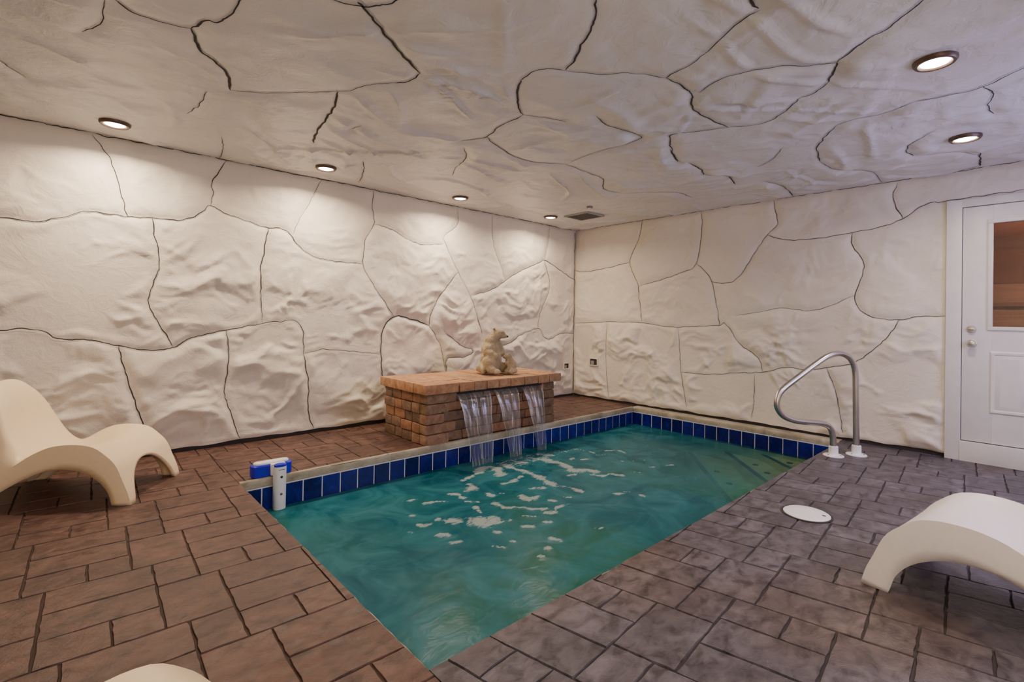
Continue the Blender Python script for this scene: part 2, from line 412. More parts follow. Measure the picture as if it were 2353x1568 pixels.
def brick(name, stops, bs=.6):
    t = NT(name); co = t.coord()
    att = t.n('ShaderNodeAttribute', attribute_name='tint')
    f = t.noise(co, 14, 5, .65, .8)
    col = t.ramp(f, stops)
    bv = t.n('ShaderNodeMix', data_type='RGBA', blend_type='MULTIPLY'); bv.inputs[0].default_value = 1
    t.l(col, bv.inputs[6]); t.l(att.outputs['Color'], bv.inputs[7])
    return t.done(t.bsdf(bv.outputs[2], .75, 0, t.noise(co, 45, 5, .7), bs, .008))
M['brick'] = brick('tumbled_brick', [(.3, (.17, .085, .048)), (.5, (.27, .145, .082)), (.72, (.36, .22, .135))])
M['capbrick'] = brick('tan_cap_brick', [(.3, (.27, .14, .065)), (.5, (.40, .22, .11)), (.72, (.52, .33, .18))], .4)
M['mortar'] = simple('dark_mortar', (.05, .035, .028), .9)
M['plaster'] = simple('pale_pool_plaster', (.50, .62, .56), .7)

def fur():
    t = NT('cream_plush'); co = t.coord()
    f = t.noise(co, 12, 4, .6)
    col = t.ramp(f, [(.3, (.40, .29, .15)), (.7, (.64, .52, .31))])
    return t.done(t.bsdf(col, .95, 0, t.noise(co, 70, 4, .7, .6), .9, .02, Sheen_Weight=.3))
M['fur'] = fur()

def emis(name, col, s):
    t = NT(name)
    e = t.n('ShaderNodeEmission', i={'Color': tuple(col) + (1,), 'Strength': s})
    return t.done(e.outputs[0])
M['lamp'] = emis('lamp_diffuser_glow', (1, .92, .82), LAMP)

PX1_, PY0_ = -.125, -3.41
def ds_(t, co):
    d = t.n('ShaderNodeVectorMath', operation='DISTANCE'); d.inputs[1].default_value = (PX1_, PY0_, -.2); t.l(co, d.inputs[0]); return d
def water():
    t = NT('teal_pool_water'); co = t.coord()
    f = t.noise(co, .75, 3, .5, .5)
    base = t.ramp(f, [(.34, (.001, .090, .145)), (.5, (.002, .118, .155)), (.66, (.018, .150, .110))])
    g = t.noise(co, 3.0, 5, .6, 1.2)
    base = t.mix(t.ramp(g, [(.40, (0, 0, 0)), (.66, (1, 1, 1))]), base, (.035, .215, .255, 1))
    # foam: vertex mask broken up by fine noise
    att = t.n('ShaderNodeAttribute', attribute_name='foam')
    mf = t.n('ShaderNodeMapping'); mf.inputs['Scale'].default_value = (14, 30, 1); mf.inputs['Rotation'].default_value = (0, 0, .5); t.l(co, mf.inputs[0])
    fn = t.noise(mf.outputs[0], 1.0, 5, .65, 1.2)
    ad = t.n('ShaderNodeMath', operation='MULTIPLY_ADD'); ad.inputs[1].default_value = .95
    t.l(fn, ad.inputs[0]); t.l(att.outputs['Fac'], ad.inputs[2])
    foam = t.ramp(ad.outputs[0], [(.84, (0, 0, 0)), (1.0, (1, 1, 1))])
    mp = t.n('ShaderNodeMapping'); mp.inputs['Scale'].default_value = (1, 1.7, 1); t.l(co, mp.inputs[0])
    w1 = t.noise(mp.outputs[0], 7, 4, .55, 1.0)
    bmp = t.n('ShaderNodeBump', i={'Strength': .16, 'Distance': .02}); t.l(w1, bmp.inputs['Height'])
    dif = t.n('ShaderNodeBsdfDiffuse'); t.l(base, dif.inputs['Color'])
    tr = t.n('ShaderNodeBsdfTransparent')
    mc = t.n('ShaderNodeMapRange', i={'From Min': .3, 'From Max': 1.9}); t.l(ds_(t, co).outputs['Value'], mc.inputs['Value'])
    t.l(t.mix(mc.outputs[0], (.62, .72, .46, 1), (.10, .46, .48, 1)), tr.inputs['Color'])
    ds = t.n('ShaderNodeVectorMath', operation='DISTANCE'); ds.inputs[1].default_value = (PX1_, PY0_, -.2); t.l(co, ds.inputs[0])
    mr = t.n('ShaderNodeMapRange', i={'From Min': .45, 'From Max': 2.1, 'To Min': .22, 'To Max': .68}); t.l(ds.outputs['Value'], mr.inputs['Value'])
    m1 = t.n('ShaderNodeMixShader'); t.l(mr.outputs[0], m1.inputs[0]); t.l(tr.outputs[0], m1.inputs[1]); t.l(dif.outputs[0], m1.inputs[2])
    fr = t.n('ShaderNodeFresnel', i={'IOR': 1.33}); t.l(bmp.outputs[0], fr.inputs['Normal'])
    gl = t.n('ShaderNodeBsdfGlossy', i={'Roughness': .24}); t.l(bmp.outputs[0], gl.inputs['Normal'])
    fm = t.n('ShaderNodeMath', operation='MULTIPLY'); fm.inputs[1].default_value = .50; t.l(fr.outputs[0], fm.inputs[0])
    m2 = t.n('ShaderNodeMixShader'); t.l(fm.outputs[0], m2.inputs[0]); t.l(m1.outputs[0], m2.inputs[1]); t.l(gl.outputs[0], m2.inputs[2])
    fd = t.n('ShaderNodeBsdfDiffuse', i={'Color': (.40, .45, .42, 1)})
    fo = t.n('ShaderNodeMath', operation='MULTIPLY'); fo.inputs[1].default_value = .68; t.l(foam, fo.inputs[0])
    m3 = t.n('ShaderNodeMixShader'); t.l(fo.outputs[0], m3.inputs[0]); t.l(m2.outputs[0], m3.inputs[1]); t.l(fd.outputs[0], m3.inputs[2])
    return t.done(m3.outputs[0])
M['water'] = water()

def sheet():
    t = NT('falling_water')
    uv = t.coord((1, 1, 1), 'UV')
    mp = t.n('ShaderNodeMapping'); mp.inputs['Scale'].default_value = (9, .9, 1); t.l(uv, mp.inputs[0])
    f = t.noise(mp.outputs[0], 1.6, 4, .6, .6)
    st = t.ramp(f, [(.50, (0, 0, 0)), (.66, (1, 1, 1))])
    att = t.n('ShaderNodeAttribute', attribute_name='edge')
    mx = t.n('ShaderNodeMath', operation='MAXIMUM'); t.l(st, mx.inputs[0]); t.l(att.outputs['Fac'], mx.inputs[1])
    sc = t.n('ShaderNodeMath', operation='MULTIPLY_ADD'); sc.inputs[1].default_value = .48; sc.inputs[2].default_value = .15
    t.l(mx.outputs[0], sc.inputs[0])
    bmp = t.n('ShaderNodeBump', i={'Strength': .5, 'Distance': .01}); t.l(f, bmp.inputs['Height'])
    tr = t.n('ShaderNodeBsdfTransparent', i={'Color': (.93, .95, .95, 1)})
    gl = t.n('ShaderNodeBsdfGlossy', i={'Roughness': .12}); t.l(bmp.outputs[0], gl.inputs['Normal'])
    df = t.n('ShaderNodeBsdfDiffuse', i={'Color': (.55, .58, .58, 1)})
    a = t.n('ShaderNodeMixShader', i={0: .5}); t.l(gl.outputs[0], a.inputs[1]); t.l(df.outputs[0], a.inputs[2])
    m = t.n('ShaderNodeMixShader'); t.l(sc.outputs[0], m.inputs[0]); t.l(tr.outputs[0], m.inputs[1]); t.l(a.outputs[0], m.inputs[2])
    return t.done(m.outputs[0])
M['sheet'] = sheet()

def glass():
    t = NT('door_glass')
    tr = t.n('ShaderNodeBsdfTransparent', i={'Color': (.85, .82, .8, 1)})
    gl = t.n('ShaderNodeBsdfGlossy', i={'Roughness': .02})
    m = t.n('ShaderNodeMixShader', i={0: .09}); t.l(tr.outputs[0], m.inputs[1]); t.l(gl.outputs[0], m.inputs[2])
    return t.done(m.outputs[0])
M['glass'] = glass()

def wood(name, c1, c2):
    t = NT(name); co = t.coord((1, .35, 6))
    f = t.noise(co, 3, 5, .6, .8)
    return t.done(t.bsdf(t.ramp(f, [(.3, c1), (.7, c2)]), .45, 0, f, .2, .01))
M['wood'] = wood('hall_wood_wall', (.16, .085, .055), (.30, .17, .115))
M['wood_dark'] = wood('hall_wood_dark', (.10, .04, .028), (.16, .07, .048))
M['hall_ceiling'] = wood('hall_orange_ceiling', (.42, .17, .09), (.50, .22, .12))

# ------------------------------------------------------------------ crinkled rock panels
def seg_dist(px, py, lines):
    d = np.full(px.shape, 9.0)
    for _, pl in lines:
        for a, b in zip(pl, pl[1:]):
            ax, ay = a; bx, by = b
            m = (px > min(ax, bx) - .16) & (px < max(ax, bx) + .16) & (py > min(ay, by) - .16) & (py < max(ay, by) + .16)
            if not m.any(): continue
            x = px[m] - ax; y = py[m] - ay
            vx, vy = bx - ax, by - ay; L = vx * vx + vy * vy + 1e-12
            t = np.clip((x * vx + y * vy) / L, 0, 1)
            d[m] = np.minimum(d[m], np.hypot(x - t * vx, y - t * vy))
    return d

def facet(x, y, seed):
    """random heights on a triangular lattice, joined by flat facets (sharp creases)"""
    s = (x + y) * .3660254; i = np.floor(x + s); j = np.floor(y + s)
    fx = x + s - i; fy = y + s - j
    i = i.astype(np.int64); j = j.astype(np.int64)
    def hv(a, b):
        h = (a * 374761393 + b * 668265263 + seed * 974634777) & 0xffffffff
        h = ((h ^ (h >> 13)) * 1274126177) & 0xffffffff
        return ((h ^ (h >> 16)) & 0xffff) / 32768.0 - 1
    h00, h11 = hv(i, j), hv(i + 1, j + 1)
    up = fx > fy
    hm = np.where(up, hv(i + 1, j), hv(i, j + 1))
    a = np.maximum(fx, fy); b = np.minimum(fx, fy)
    return h00 * (1 - a) + hm * (a - b) + h11 * b

def rotd(x, y, a):
    c, s = math.cos(a), math.sin(a); return x * c - y * s, x * s + y * c

def crumple(u, v, seed, sx=1.0, sy=1.0):
    wx = perlin(u * 2.1, v * 2.1, seed) * .16 + perlin(u * 5.5, v * 5.5, seed + 3) * .045
    wy = perlin(u * 2.1 + 7, v * 2.1 + 3, seed + 1) * .16 + perlin(u * 5.5, v * 5.5, seed + 4) * .045
    U, V = (u + wx) * sx, (v + wy) * sy
    gate = .5 + .5 * np.clip(perlin(u * 1.5, v * 1.9, seed + 20) * 3, -1, 1)
    gate2 = .5 + .5 * np.clip(perlin(u * 2.3 + 5, v * 2.3, seed + 21) * 3, -1, 1)
    t = .62 * facet(*rotd(U * 1.9, V * 2.9, .3), seed + 41)
    t = t + .40 * facet(*rotd(U * 4.1, V * 5.6, 1.4), seed + 42) * (.45 + .55 * gate)
    t = t + .24 * facet(*rotd(U * 8.5, V * 10.5, 2.3), seed + 43) * (.3 + .7 * gate)
    t = t + .11 * facet(*rotd(U * 17, V * 20, .9), seed + 44) * (.2 + .8 * gate2)
    b = 1 - np.minimum(1, np.abs(perlin(U * 3.2, V * 4.4, seed + 11)) * 3.2)
    b2 = 1 - np.minimum(1, np.abs(perlin(U * 6.7, V * 7.9, seed + 12)) * 3.2)
    return t + .34 * b ** 1.5 * gate2 + .17 * b2 ** 1.4 * gate + .25 * perlin(U * 2.4, V * 3.0, seed + 13) + .12

def panel(name, O, U, V, N, lu, lv, step, cracks, amp, seed, mat, hole=None, sx=1., sy=1., wob=True, pil=.018, folds=0.0, flats=()):
    """lu,lv = (min,max) ranges along U and V; amp(u,v) gives relief height in metres"""
    nu = int(round((lu[1] - lu[0]) / step)) + 1; nv = int(round((lv[1] - lv[0]) / step)) + 1
    u = np.linspace(lu[0], lu[1], nu); v = np.linspace(lv[0], lv[1], nv)
    uu, vv = np.meshgrid(u, v, indexing='ij')
    lines = []
    for w, pl in cracks:
        sp = catmull(pl, 7)
        q = np.array(sp)
        k = q * 14.0
        q[:, 0] += perlin(k[:, 0], k[:, 1], seed + 31) * .010 + perlin(k[:, 0] * 3, k[:, 1] * 3, seed + 33) * .004
        q[:, 1] += perlin(k[:, 0], k[:, 1], seed + 32) * .010 + perlin(k[:, 0] * 3, k[:, 1] * 3, seed + 34) * .004
        lines.append((w, [tuple(x) for x in q]))
    d = seg_dist(uu, vv, lines)
    de = np.minimum(np.minimum(uu - lu[0], lu[1] - uu), np.minimum(vv - lv[0], lv[1] - vv))
    if hole is not None:
        dh = np.maximum(np.maximum(hole[0] - uu, uu - hole[1]), np.maximum(hole[2] - vv, vv - hole[3]))
        de = np.minimum(de, np.maximum(dh, 0))
    def height(u_, v_, d_, de_):
        dd = np.minimum(d_, de_)
        s = np.clip(dd / .09, 0, 1); s = s * s * (3 - 2 * s)
        for fu, fv, fr in flats:
            q = np.clip((np.hypot(u_ - fu, v_ - fv) - fr * .55) / (fr * .6), 0, 1); s = s * q * q * (3 - 2 * q)
        A = amp(u_, v_)
        h = A * (crumple(u_, v_, seed, sx, sy) - .25) * (.12 + .88 * s)
        if folds:
            for k in range(5):
                th = (k * 1.3 + seed) % PI
                a = u_ * math.cos(th) + v_ * math.sin(th) + perlin(u_ * .8, v_ * .8, seed + 50 + k) * .35
                b = -u_ * math.sin(th) + v_ * math.cos(th)
                n = perlin(a * 2.3, b * .45, seed + 60 + k)
                gt = np.clip(perlin(u_ * .9 + k, v_ * .9, seed + 70 + k) * 3 - .2, 0, 1)
                h = h + folds * gt * (1 - np.minimum(1, np.abs(n) * 9)) * s
        return h + pil * (1 - np.exp(-dd / .028))
    h = height(uu, vv, d, de)
    h = np.maximum(h, .0005)
    O = np.array(O, float); U = np.array(U, float); V = np.array(V, float); N = np.array(N, float)
    vo = vv.copy()
    if wob:  # ragged bottom hem
        hem = np.where(np.arange(nv)[None, :] == 0, 1.0, 0.0)
        vo = vo + hem * (perlin(uu * 6, uu * 0 + 3.3, seed) * .010 + perlin(uu * 1.4, uu * 0, seed + 5) * .010)
    P = (O + uu[..., None] * U + vo[..., None] * V + h[..., None] * N).reshape(-1, 3)
    idx = np.arange(nu * nv).reshape(nu, nv)
    flip = np.dot(np.cross(U, V), N) < 0
    faces = []; fm = []
    for i in range(nu - 1):
        um = (u[i] + u[i + 1]) / 2
        for j in range(nv - 1):
            if hole is not None and hole[0] < um < hole[1] and hole[2] < (v[j] + v[j + 1]) / 2 < hole[3]:
                continue
            q = (idx[i, j], idx[i + 1, j], idx[i + 1, j + 1], idx[i, j + 1])
            faces.append(tuple(int(k) for k in (q[::-1] if flip else q))); fm.append(0)
    verts = [tuple(p) for p in P]
    def hgt(pts):
        a = np.array(pts)
        return np.maximum(height(a[:, 0], a[:, 1], np.zeros(len(a)), np.full(len(a), 9.)), 0)
    # crack ribbons
    for w, pl in lines:
        pl = [p for p in pl if lu[0] < p[0] < lu[1] and lv[0] < p[1] < lv[1] and
              (hole is None or not (hole[0] < p[0] < hole[1] and hole[2] < p[1] < hole[3]))]
        if len(pl) < 3: continue
        hs = hgt(pl); a = np.array(pl)
        t = np.gradient(a, axis=0); t /= (np.linalg.norm(t, axis=1, keepdims=True) + 1e-9)
        nrm = np.stack([-t[:, 1], t[:, 0]], -1)
        wd = w * (.95 if name == 'ceiling' else .85) * (1 + .45 * perlin(a[:, 0] * 9, a[:, 1] * 9, seed + 40))
        taper = np.minimum(1, np.minimum(np.arange(len(a)), np.arange(len(a))[::-1]) / 3.0 + .35)
        wd = wd * taper
        base = len(verts)
        for k in range(len(a)):
            for s in (-1, 1):
                q = a[k] + nrm[k] * wd[k] * s * .5
                verts.append(tuple(O + q[0] * U + q[1] * V + (hs[k] * .4 + .0085) * N))
        for k in range(len(a) - 1):
            q = (base + 2 * k, base + 2 * k + 2, base + 2 * k + 3, base + 2 * k + 1)
            faces.append(q if not flip else q[::-1]); fm.append(1)
    # dark backing seen through the gaps at the hem
    base = len(verts)
    for (a, b) in ((lu[0], lv[0] - .06), (lu[1], lv[0] - .06), (lu[1], lv[0] + .03), (lu[0], lv[0] + .03)):
        verts.append(tuple(O + a * U + b * V - .012 * N))
    faces.append((base, base + 1, base + 2, base + 3) if not flip else (base + 3, base + 2, base + 1, base)); fm.append(2)
    o = mesh_obj(name, verts, faces, [mat, M['crack'], M['dark']], smooth=True, fmat=fm)
    o['kind'] = 'structure'
    return o

LP = [(-5.36, -.40), (-3.914, -.445), (-2.437, -.425), (-1.03, -.452), (-2.46, -4.366), (-1.016, -4.354), (-3.90, -4.37), (-5.36, -4.37)]
X0, Y0 = -7.1, -6.0      # far ends of the room behind the camera
H = 2.44

def edge_lines(pts, w): return [(w, pts)]
def wobble(n, a, b, f):
    return [f(a + (b - a) * i / n) for i in range(n + 1)]

# left wall: plane y=0, u = world x, v = z, facing -y
lw = LEFT_CRACKS + [(.007, wobble(60, X0 + .05, -.02, lambda x: (x, H + .004 + RNG.uniform(-.004, .003)))),
                    (.010, wobble(24, .06, 2.42, lambda z: (-.022 + RNG.uniform(-.006, .006), z)))]
panel('wall_left', (0, 0, 0), (1, 0, 0), (0, 0, 1), (0, -1, 0), (X0, 0), (.035, H + .02), .0155, lw,
      lambda u, v: .060 * (.30 + .70 * np.clip((1.95 - v) / .7, 0, 1)) * (1 + .25 * np.clip((u + 3) / 3, 0, 1)), 11, M['wall'], sx=.85, sy=1.0, flats=((-.20, .447, .13),))
# right wall: plane x=0, u = world y, v = z, facing -x
DOOR = (-5.27, -4.16)
rw = RIGHT_CRACKS + [(.005, wobble(50, Y0 + .05, -.02, lambda y: (y, H + .004 + RNG.uniform(-.004, .003))))]
panel('wall_right', (0, 0, 0), (0, 1, 0), (0, 0, 1), (-1, 0, 0), (Y0, 0), (.030, H + .02), .0155, rw,
      lambda u, v: .048 * (.48 + np.clip((1.35 - v) / .6, 0, 1)), 23, M['wall'], hole=(DOOR[0], DOOR[1], -.1, 2.185), sx=1.0, sy=1.0, flats=((-.392, .525, .15),))
# ceiling: plane z=H, u = x, v = y, facing down
panel('ceiling', (0, 0, H + .010), (1, 0, 0), (0, 1, 0), (0, 0, -1), (X0, 0), (Y0, 0), .021,
      CEIL_CRACKS, lambda u, v: .020 + u * 0, 37, M['ceil'], wob=False, sx=.9, sy=.9, pil=.014, folds=.020, flats=[(x_, y_, .17) for x_, y_ in LP] + [(-.785, -.80, .36), (-1.13, -1.16, .10)])

# plain walls behind the camera
def quad(name, pts, mat, kind='structure'):
    o = mesh_obj(name, pts, [(0, 1, 2, 3)], mat)
    if kind: o['kind'] = kind
    return o
quad('wall_back', [(X0, Y0, 0), (0.02, Y0, 0), (0.02, Y0, H + .03), (X0, Y0, H + .03)], M['plain_wall'])
quad('wall_side', [(X0, 0.02, 0), (X0, Y0, 0), (X0, Y0, H + .03), (X0, 0.02, H + .03)], M['plain_wall'])

# ------------------------------------------------------------------ floor of stamped slate
PX0, PX1, PY0, PY1 = -4.715, -.125, -3.41, -1.115     # pool opening

def clip_poly(poly, a, b, c):
    """keep a*x+b*y<=c"""
    out = []
    for i in range(len(poly)):
        p, q = poly[i], poly[(i + 1) % len(poly)]
        dp, dq = a * p[0] + b * p[1] - c, a * q[0] + b * q[1] - c
        if dp <= 0: out.append(p)
        if (dp < 0 < dq) or (dq < 0 < dp):
            t = dp / (dp - dq); out.append((p[0] + (q[0] - p[0]) * t, p[1] + (q[1] - p[1]) * t))
    return out
def clip_rect(poly, x0, x1, y0, y1):
    for a, b, c in ((-1, 0, -x0), (1, 0, x1), (0, -1, -y0), (0, 1, y1)):
        poly = clip_poly(poly, a, b, c)
        if len(poly) < 3: return []
    return poly

UNIT = [(0, 0, .35, -.20), (0, -.20, .35, -.395), (0, -.395, .20, -.577), (.20, -.395, .35, -.577), (.35, -.23, .57, -.577), (-.15, -.347, 0, -.577)]
def slate(regions, anchor, rot, mirror=1):
    if mirror > 0:
        ax_, ay_ = (math.cos(rot), math.sin(rot)), (-math.sin(rot), math.cos(rot))
    else:
        ax_, ay_ = (math.sin(rot[0]), -math.cos(rot[0])), (-math.cos(rot[1]), -math.sin(rot[1]))
    polys = []
    for i in range(-22, 23):
        for j in range(-22, 23):
            ox, oy = i * .57 + j * .07, -i * .23 - j * .577
            for r in UNIT:
                g = .0024
                x0, y0, x1, y1 = r[0] + ox + g, r[1] + oy - g, r[2] + ox - g, r[3] + oy + g
                c0 = (x0 + x1) / 2, (y0 + y1) / 2
                if abs(c0[0]) > 9 or abs(c0[1]) > 9: continue
                P = []
                L = [(x0, y0), (x0, y1), (x1, y1), (x1, y0)]
                for k in range(4):
                    a, b = L[k], L[(k + 1) % 4]
                    n = 5
                    for s in range(n):
                        t = s / n
                        jx, jy = RNG.uniform(-.0028, .0028), RNG.uniform(-.0028, .0028)
                        P.append((a[0] + (b[0] - a[0]) * t + jx, a[1] + (b[1] - a[1]) * t + jy))
                Q = [(anchor[0] + p[0] * ax_[0] + p[1] * ay_[0], anchor[1] + p[0] * ax_[1] + p[1] * ay_[1]) for p in P]
                if mirror < 0: Q = Q[::-1]
                for rg in regions:
                    c = clip_rect(Q, *rg)
                    if len(c) >= 3:
                        ar = abs(sum(c[k][0] * c[(k + 1) % len(c)][1] - c[(k + 1) % len(c)][0] * c[k][1] for k in range(len(c)))) / 2
                        if ar > 2e-4: polys.append(c)
    return polys

def build_floor():
    verts, faces, fm, tint = [], [], [], []
    ra = [(X0, PX0, Y0, .02), (PX0, 0.01, PY1, .02)]
    rb = [(PX0, 0.01, Y0, PY0)]
    groups = [(slate(ra, (-5.64, -2.03), math.radians(-2.0)), 0), (slate(rb, (-3.874, -3.42), (math.radians(11), math.radians(5)), -1), 1)]
    for polys, mi in groups:
        for c in polys:
            cx = sum(p[0] for p in c) / len(c); cy = sum(p[1] for p in c) / len(c)
            tv = RNG.uniform(.86, 1.10); dz = RNG.uniform(-.0008, .0008)
            b = len(verts); n = len(c)
            for x, y in c: verts.append((x, y, -.0075))
            for x, y in c:
                dx, dy = cx - x, cy - y; L = math.hypot(dx, dy) + 1e-9
                # keep straight against the pool edge, chamfer elsewhere
                verts.append((x + dx / L * .0035, y + dy / L * .0035, dz))
            faces.append(tuple(b + n + k for k in range(n))); fm.append(mi); tint.append(tv)
            for k in range(n):
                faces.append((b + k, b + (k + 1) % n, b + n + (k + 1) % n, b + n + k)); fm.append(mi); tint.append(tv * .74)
    # grout bed
    for (x0, x1, y0, y1) in ((X0, PX0, Y0, .03), (PX0, .03, Y0, PY0), (PX0, .03, PY1, .03), (PX1, .03, PY0, PY1)):
        b = len(verts)
        verts += [(x0, y0, -.006), (x1, y0, -.006), (x1, y1, -.006), (x0, y1, -.006)]
        faces.append((b, b + 1, b + 2, b + 3)); fm.append(3 if (x0 == PX0 and y0 == Y0) else 2); tint.append(1.)
    o = mesh_obj('floor', verts, faces, [M['floor_a'], M['floor_b'], M['joint'], M['joint_b']], fmat=fm)
    at = o.data.attributes.new('tint', 'FLOAT_COLOR', 'FACE')
    at.data.foreach_set('color', [x for t in tint for x in (t, t, t, 1)])
    # make sure the faces point up
    bm = bmesh.new(); bm.from_mesh(o.data)
    for f in bm.faces:
        f.normal_update()
        if f.normal.z < 0: f.normal_flip()
    bm.to_mesh(o.data); bm.free()
    o['kind'] = 'structure'
build_floor()

# ------------------------------------------------------------------ swimming pool
pool = empty('swimming_pool', ((PX0 + PX1) / 2, (PY0 + PY1) / 2, -1.3))
tag(pool, 'rectangular indoor pool with cobalt blue waterline tiles sunk in the slate deck', 'pool')
pool_off = Vector(pool.location)
def pchild(o):
    o.parent = pool; o.matrix_parent_inverse = Matrix.Translation(-pool_off); return o
def inward(side):  # returns origin, along, inward-normal, length
    return {'far': ((PX0, PY1), (1, 0), (0, -1), PX1 - PX0), 'right': ((PX1, PY1), (0, -1), (-1, 0), PY1 - PY0),
            'near': ((PX1, PY0), (-1, 0), (0, 1), PX1 - PX0), 'left': ((PX0, PY0), (0, 1), (1, 0), PY1 - PY0)}[side]
bm = bmesh.new()
cor = [(PX0, PY0), (PX1, PY0), (PX1, PY1), (PX0, PY1)]
for k in range(4):
    a, b = cor[k], cor[(k + 1) % 4]
    bm.faces.new([bm.verts.new(p) for p in ((a[0], a[1], -1.3), (b[0], b[1], -1.3), (b[0], b[1], -.2), (a[0], a[1], -.2))])
bm.faces.new([bm.verts.new((x, y, -1.3)) for x, y in cor])
pchild(bm_obj('basin', bm, M['plaster']))
# coping lip (top rounded edge and beige face)
bm = bmesh.new()
def lip(side, out):
    (ox, oy), (ax, ay), (nx, ny), L = inward(side)
    prof = [(-out, .004), (-.012, .005), (-.002, .001), (.003, -.006), (.002, -.030), (.0, -.050), (.0, -.057), (-.02, -.057)]
    if out < .01: prof = [(-.001, -.006)] + prof[3:]
    n = 46
    rows = []
    for i in range(n + 1):
        t = L * i / n
        row = []
        for k, (d, z) in enumerate(prof):
            j = 0 if k in (0, len(prof) - 2, len(prof) - 1) else RNG.uniform(-.0018, .0018)
            row.append(bm.verts.new((ox + ax * t + nx * (d + j), oy + ay * t + ny * (d + j), z + j * .6)))
        rows.append(row)
    for a, b in zip(rows, rows[1:]):
        for k in range(len(prof) - 1): bm.faces.new((a[k], b[k], b[k + 1], a[k + 1]))
lip('far', .022); lip('right', .12); lip('near', .004); lip('left', .004)
pchild(bm_obj('coping', bm, M['coping'], smooth=True))
# glazed tile band with pale grout
bm = bmesh.new()
for side in ('far', 'right', 'near', 'left'):
    (ox, oy), (ax, ay), (nx, ny), L = inward(side)
    P = [(ox + nx * .001, oy + ny * .001), (ox + ax * L + nx * .001, oy + ay * L + ny * .001)]
    bm.faces.new([bm.verts.new(p) for p in ((*P[0], -.24), (*P[1], -.24), (*P[1], -.055), (*P[0], -.055))])
pchild(bm_obj('tile_grout', bm, M['grout']))
bm = bmesh.new(); tint = []
for side in ('far', 'right', 'near', 'left'):
    (ox, oy), (ax, ay), (nx, ny), L = inward(side)
    pitch = .1385; n = int(L / pitch) + 1
    for i in range(n):
        a = i * pitch + .0035; b = min((i + 1) * pitch - .0035, L - .001)
        if b - a < .01: continue
        za, zb = -.232, -.064
        e = .004; th = .006
        tv = RNG.uniform(.55, 1.35)
        pts = []
        for (s, z, d) in ((a, za, .001), (b, za, .001), (b, zb, .001), (a, zb, .001), (a + e, za + e, th), (b - e, za + e, th), (b - e, zb - e, th), (a + e, zb - e, th)):
            pts.append(bm.verts.new((ox + ax * s + nx * d, oy + ay * s + ny * d, z)))
        for f in ((4, 5, 6, 7), (0, 1, 5, 4), (1, 2, 6, 5), (2, 3, 7, 6), (3, 0, 4, 7)):
            bm.faces.new([pts[k] for k in f]); tint.append(tv)
me_o = bm_obj('tile_band', bm, M['tile'])
at = me_o.data.attributes.new('tint', 'FLOAT_COLOR', 'FACE')
at.data.foreach_set('color', [x for t in tint for x in (t, t, t, 1)])
pchild(me_o)
# corner steps
def corner_step(zt, a, b, name='step'):
    """tread cutting the corner at (PX1,PY0): a along -x, b along +y"""
    bm = bmesh.new()
    c = (PX1, PY0); p = (PX1 - a, PY0); q = (PX1, PY0 + b)
    top = [bm.verts.new((x, y, zt)) for x, y in (c, q, p)]
    bot = [bm.verts.new((x, y, -1.3)) for x, y in (c, q, p)]
    bm.faces.new(top[::-1]); bm.faces.new((top[1], top[2], bot[2], bot[1]))
    st = pchild(bm_obj(name, bm, M['step']))
    bm = bmesh.new(); k = .055
    P = [(q[0], q[1] - k * 1.4), (q[0], q[1]), (p[0], p[1]), (p[0] + k * 1.4, p[1])]
    bm.faces.new([bm.verts.new((x, y, zt + .003)) for x, y in P])
    e = bm_obj('step_nosing', bm, M['nosing'], st)
    return st
M['step'] = simple('pale_step_plaster', (.80, .76, .52), .7)
M['nosing'] = simple('teal_step_nosing', (.05, .14, .13), .7)
corner_step(-.27, .60, .72); corner_step(-.33, 1.15, 1.10); corner_step(-.42, 1.85, 1.55)
def tread_dot(x, y, z):
    bm = bmesh.new(); lathe(bm, [(.03, 0), (.03, .004), (.022, .006)], 14, (x, y, z))
    pchild(bm_obj('tread_marker', bm, M['mark']))
M['mark'] = simple('dark_tread_marker', (.06, .03, .02), .5)
for x, y, z in ((-.24, -3.02, -.27), (-.40, -3.20, -.27), (-.36, -2.74, -.33), (-.55, -2.92, -.33), (-.75, -3.08, -.33),
                (-.60, -2.45, -.42), (-.88, -2.70, -.42), (-1.16, -2.98, -.42)):
    tread_dot(x, y, z)

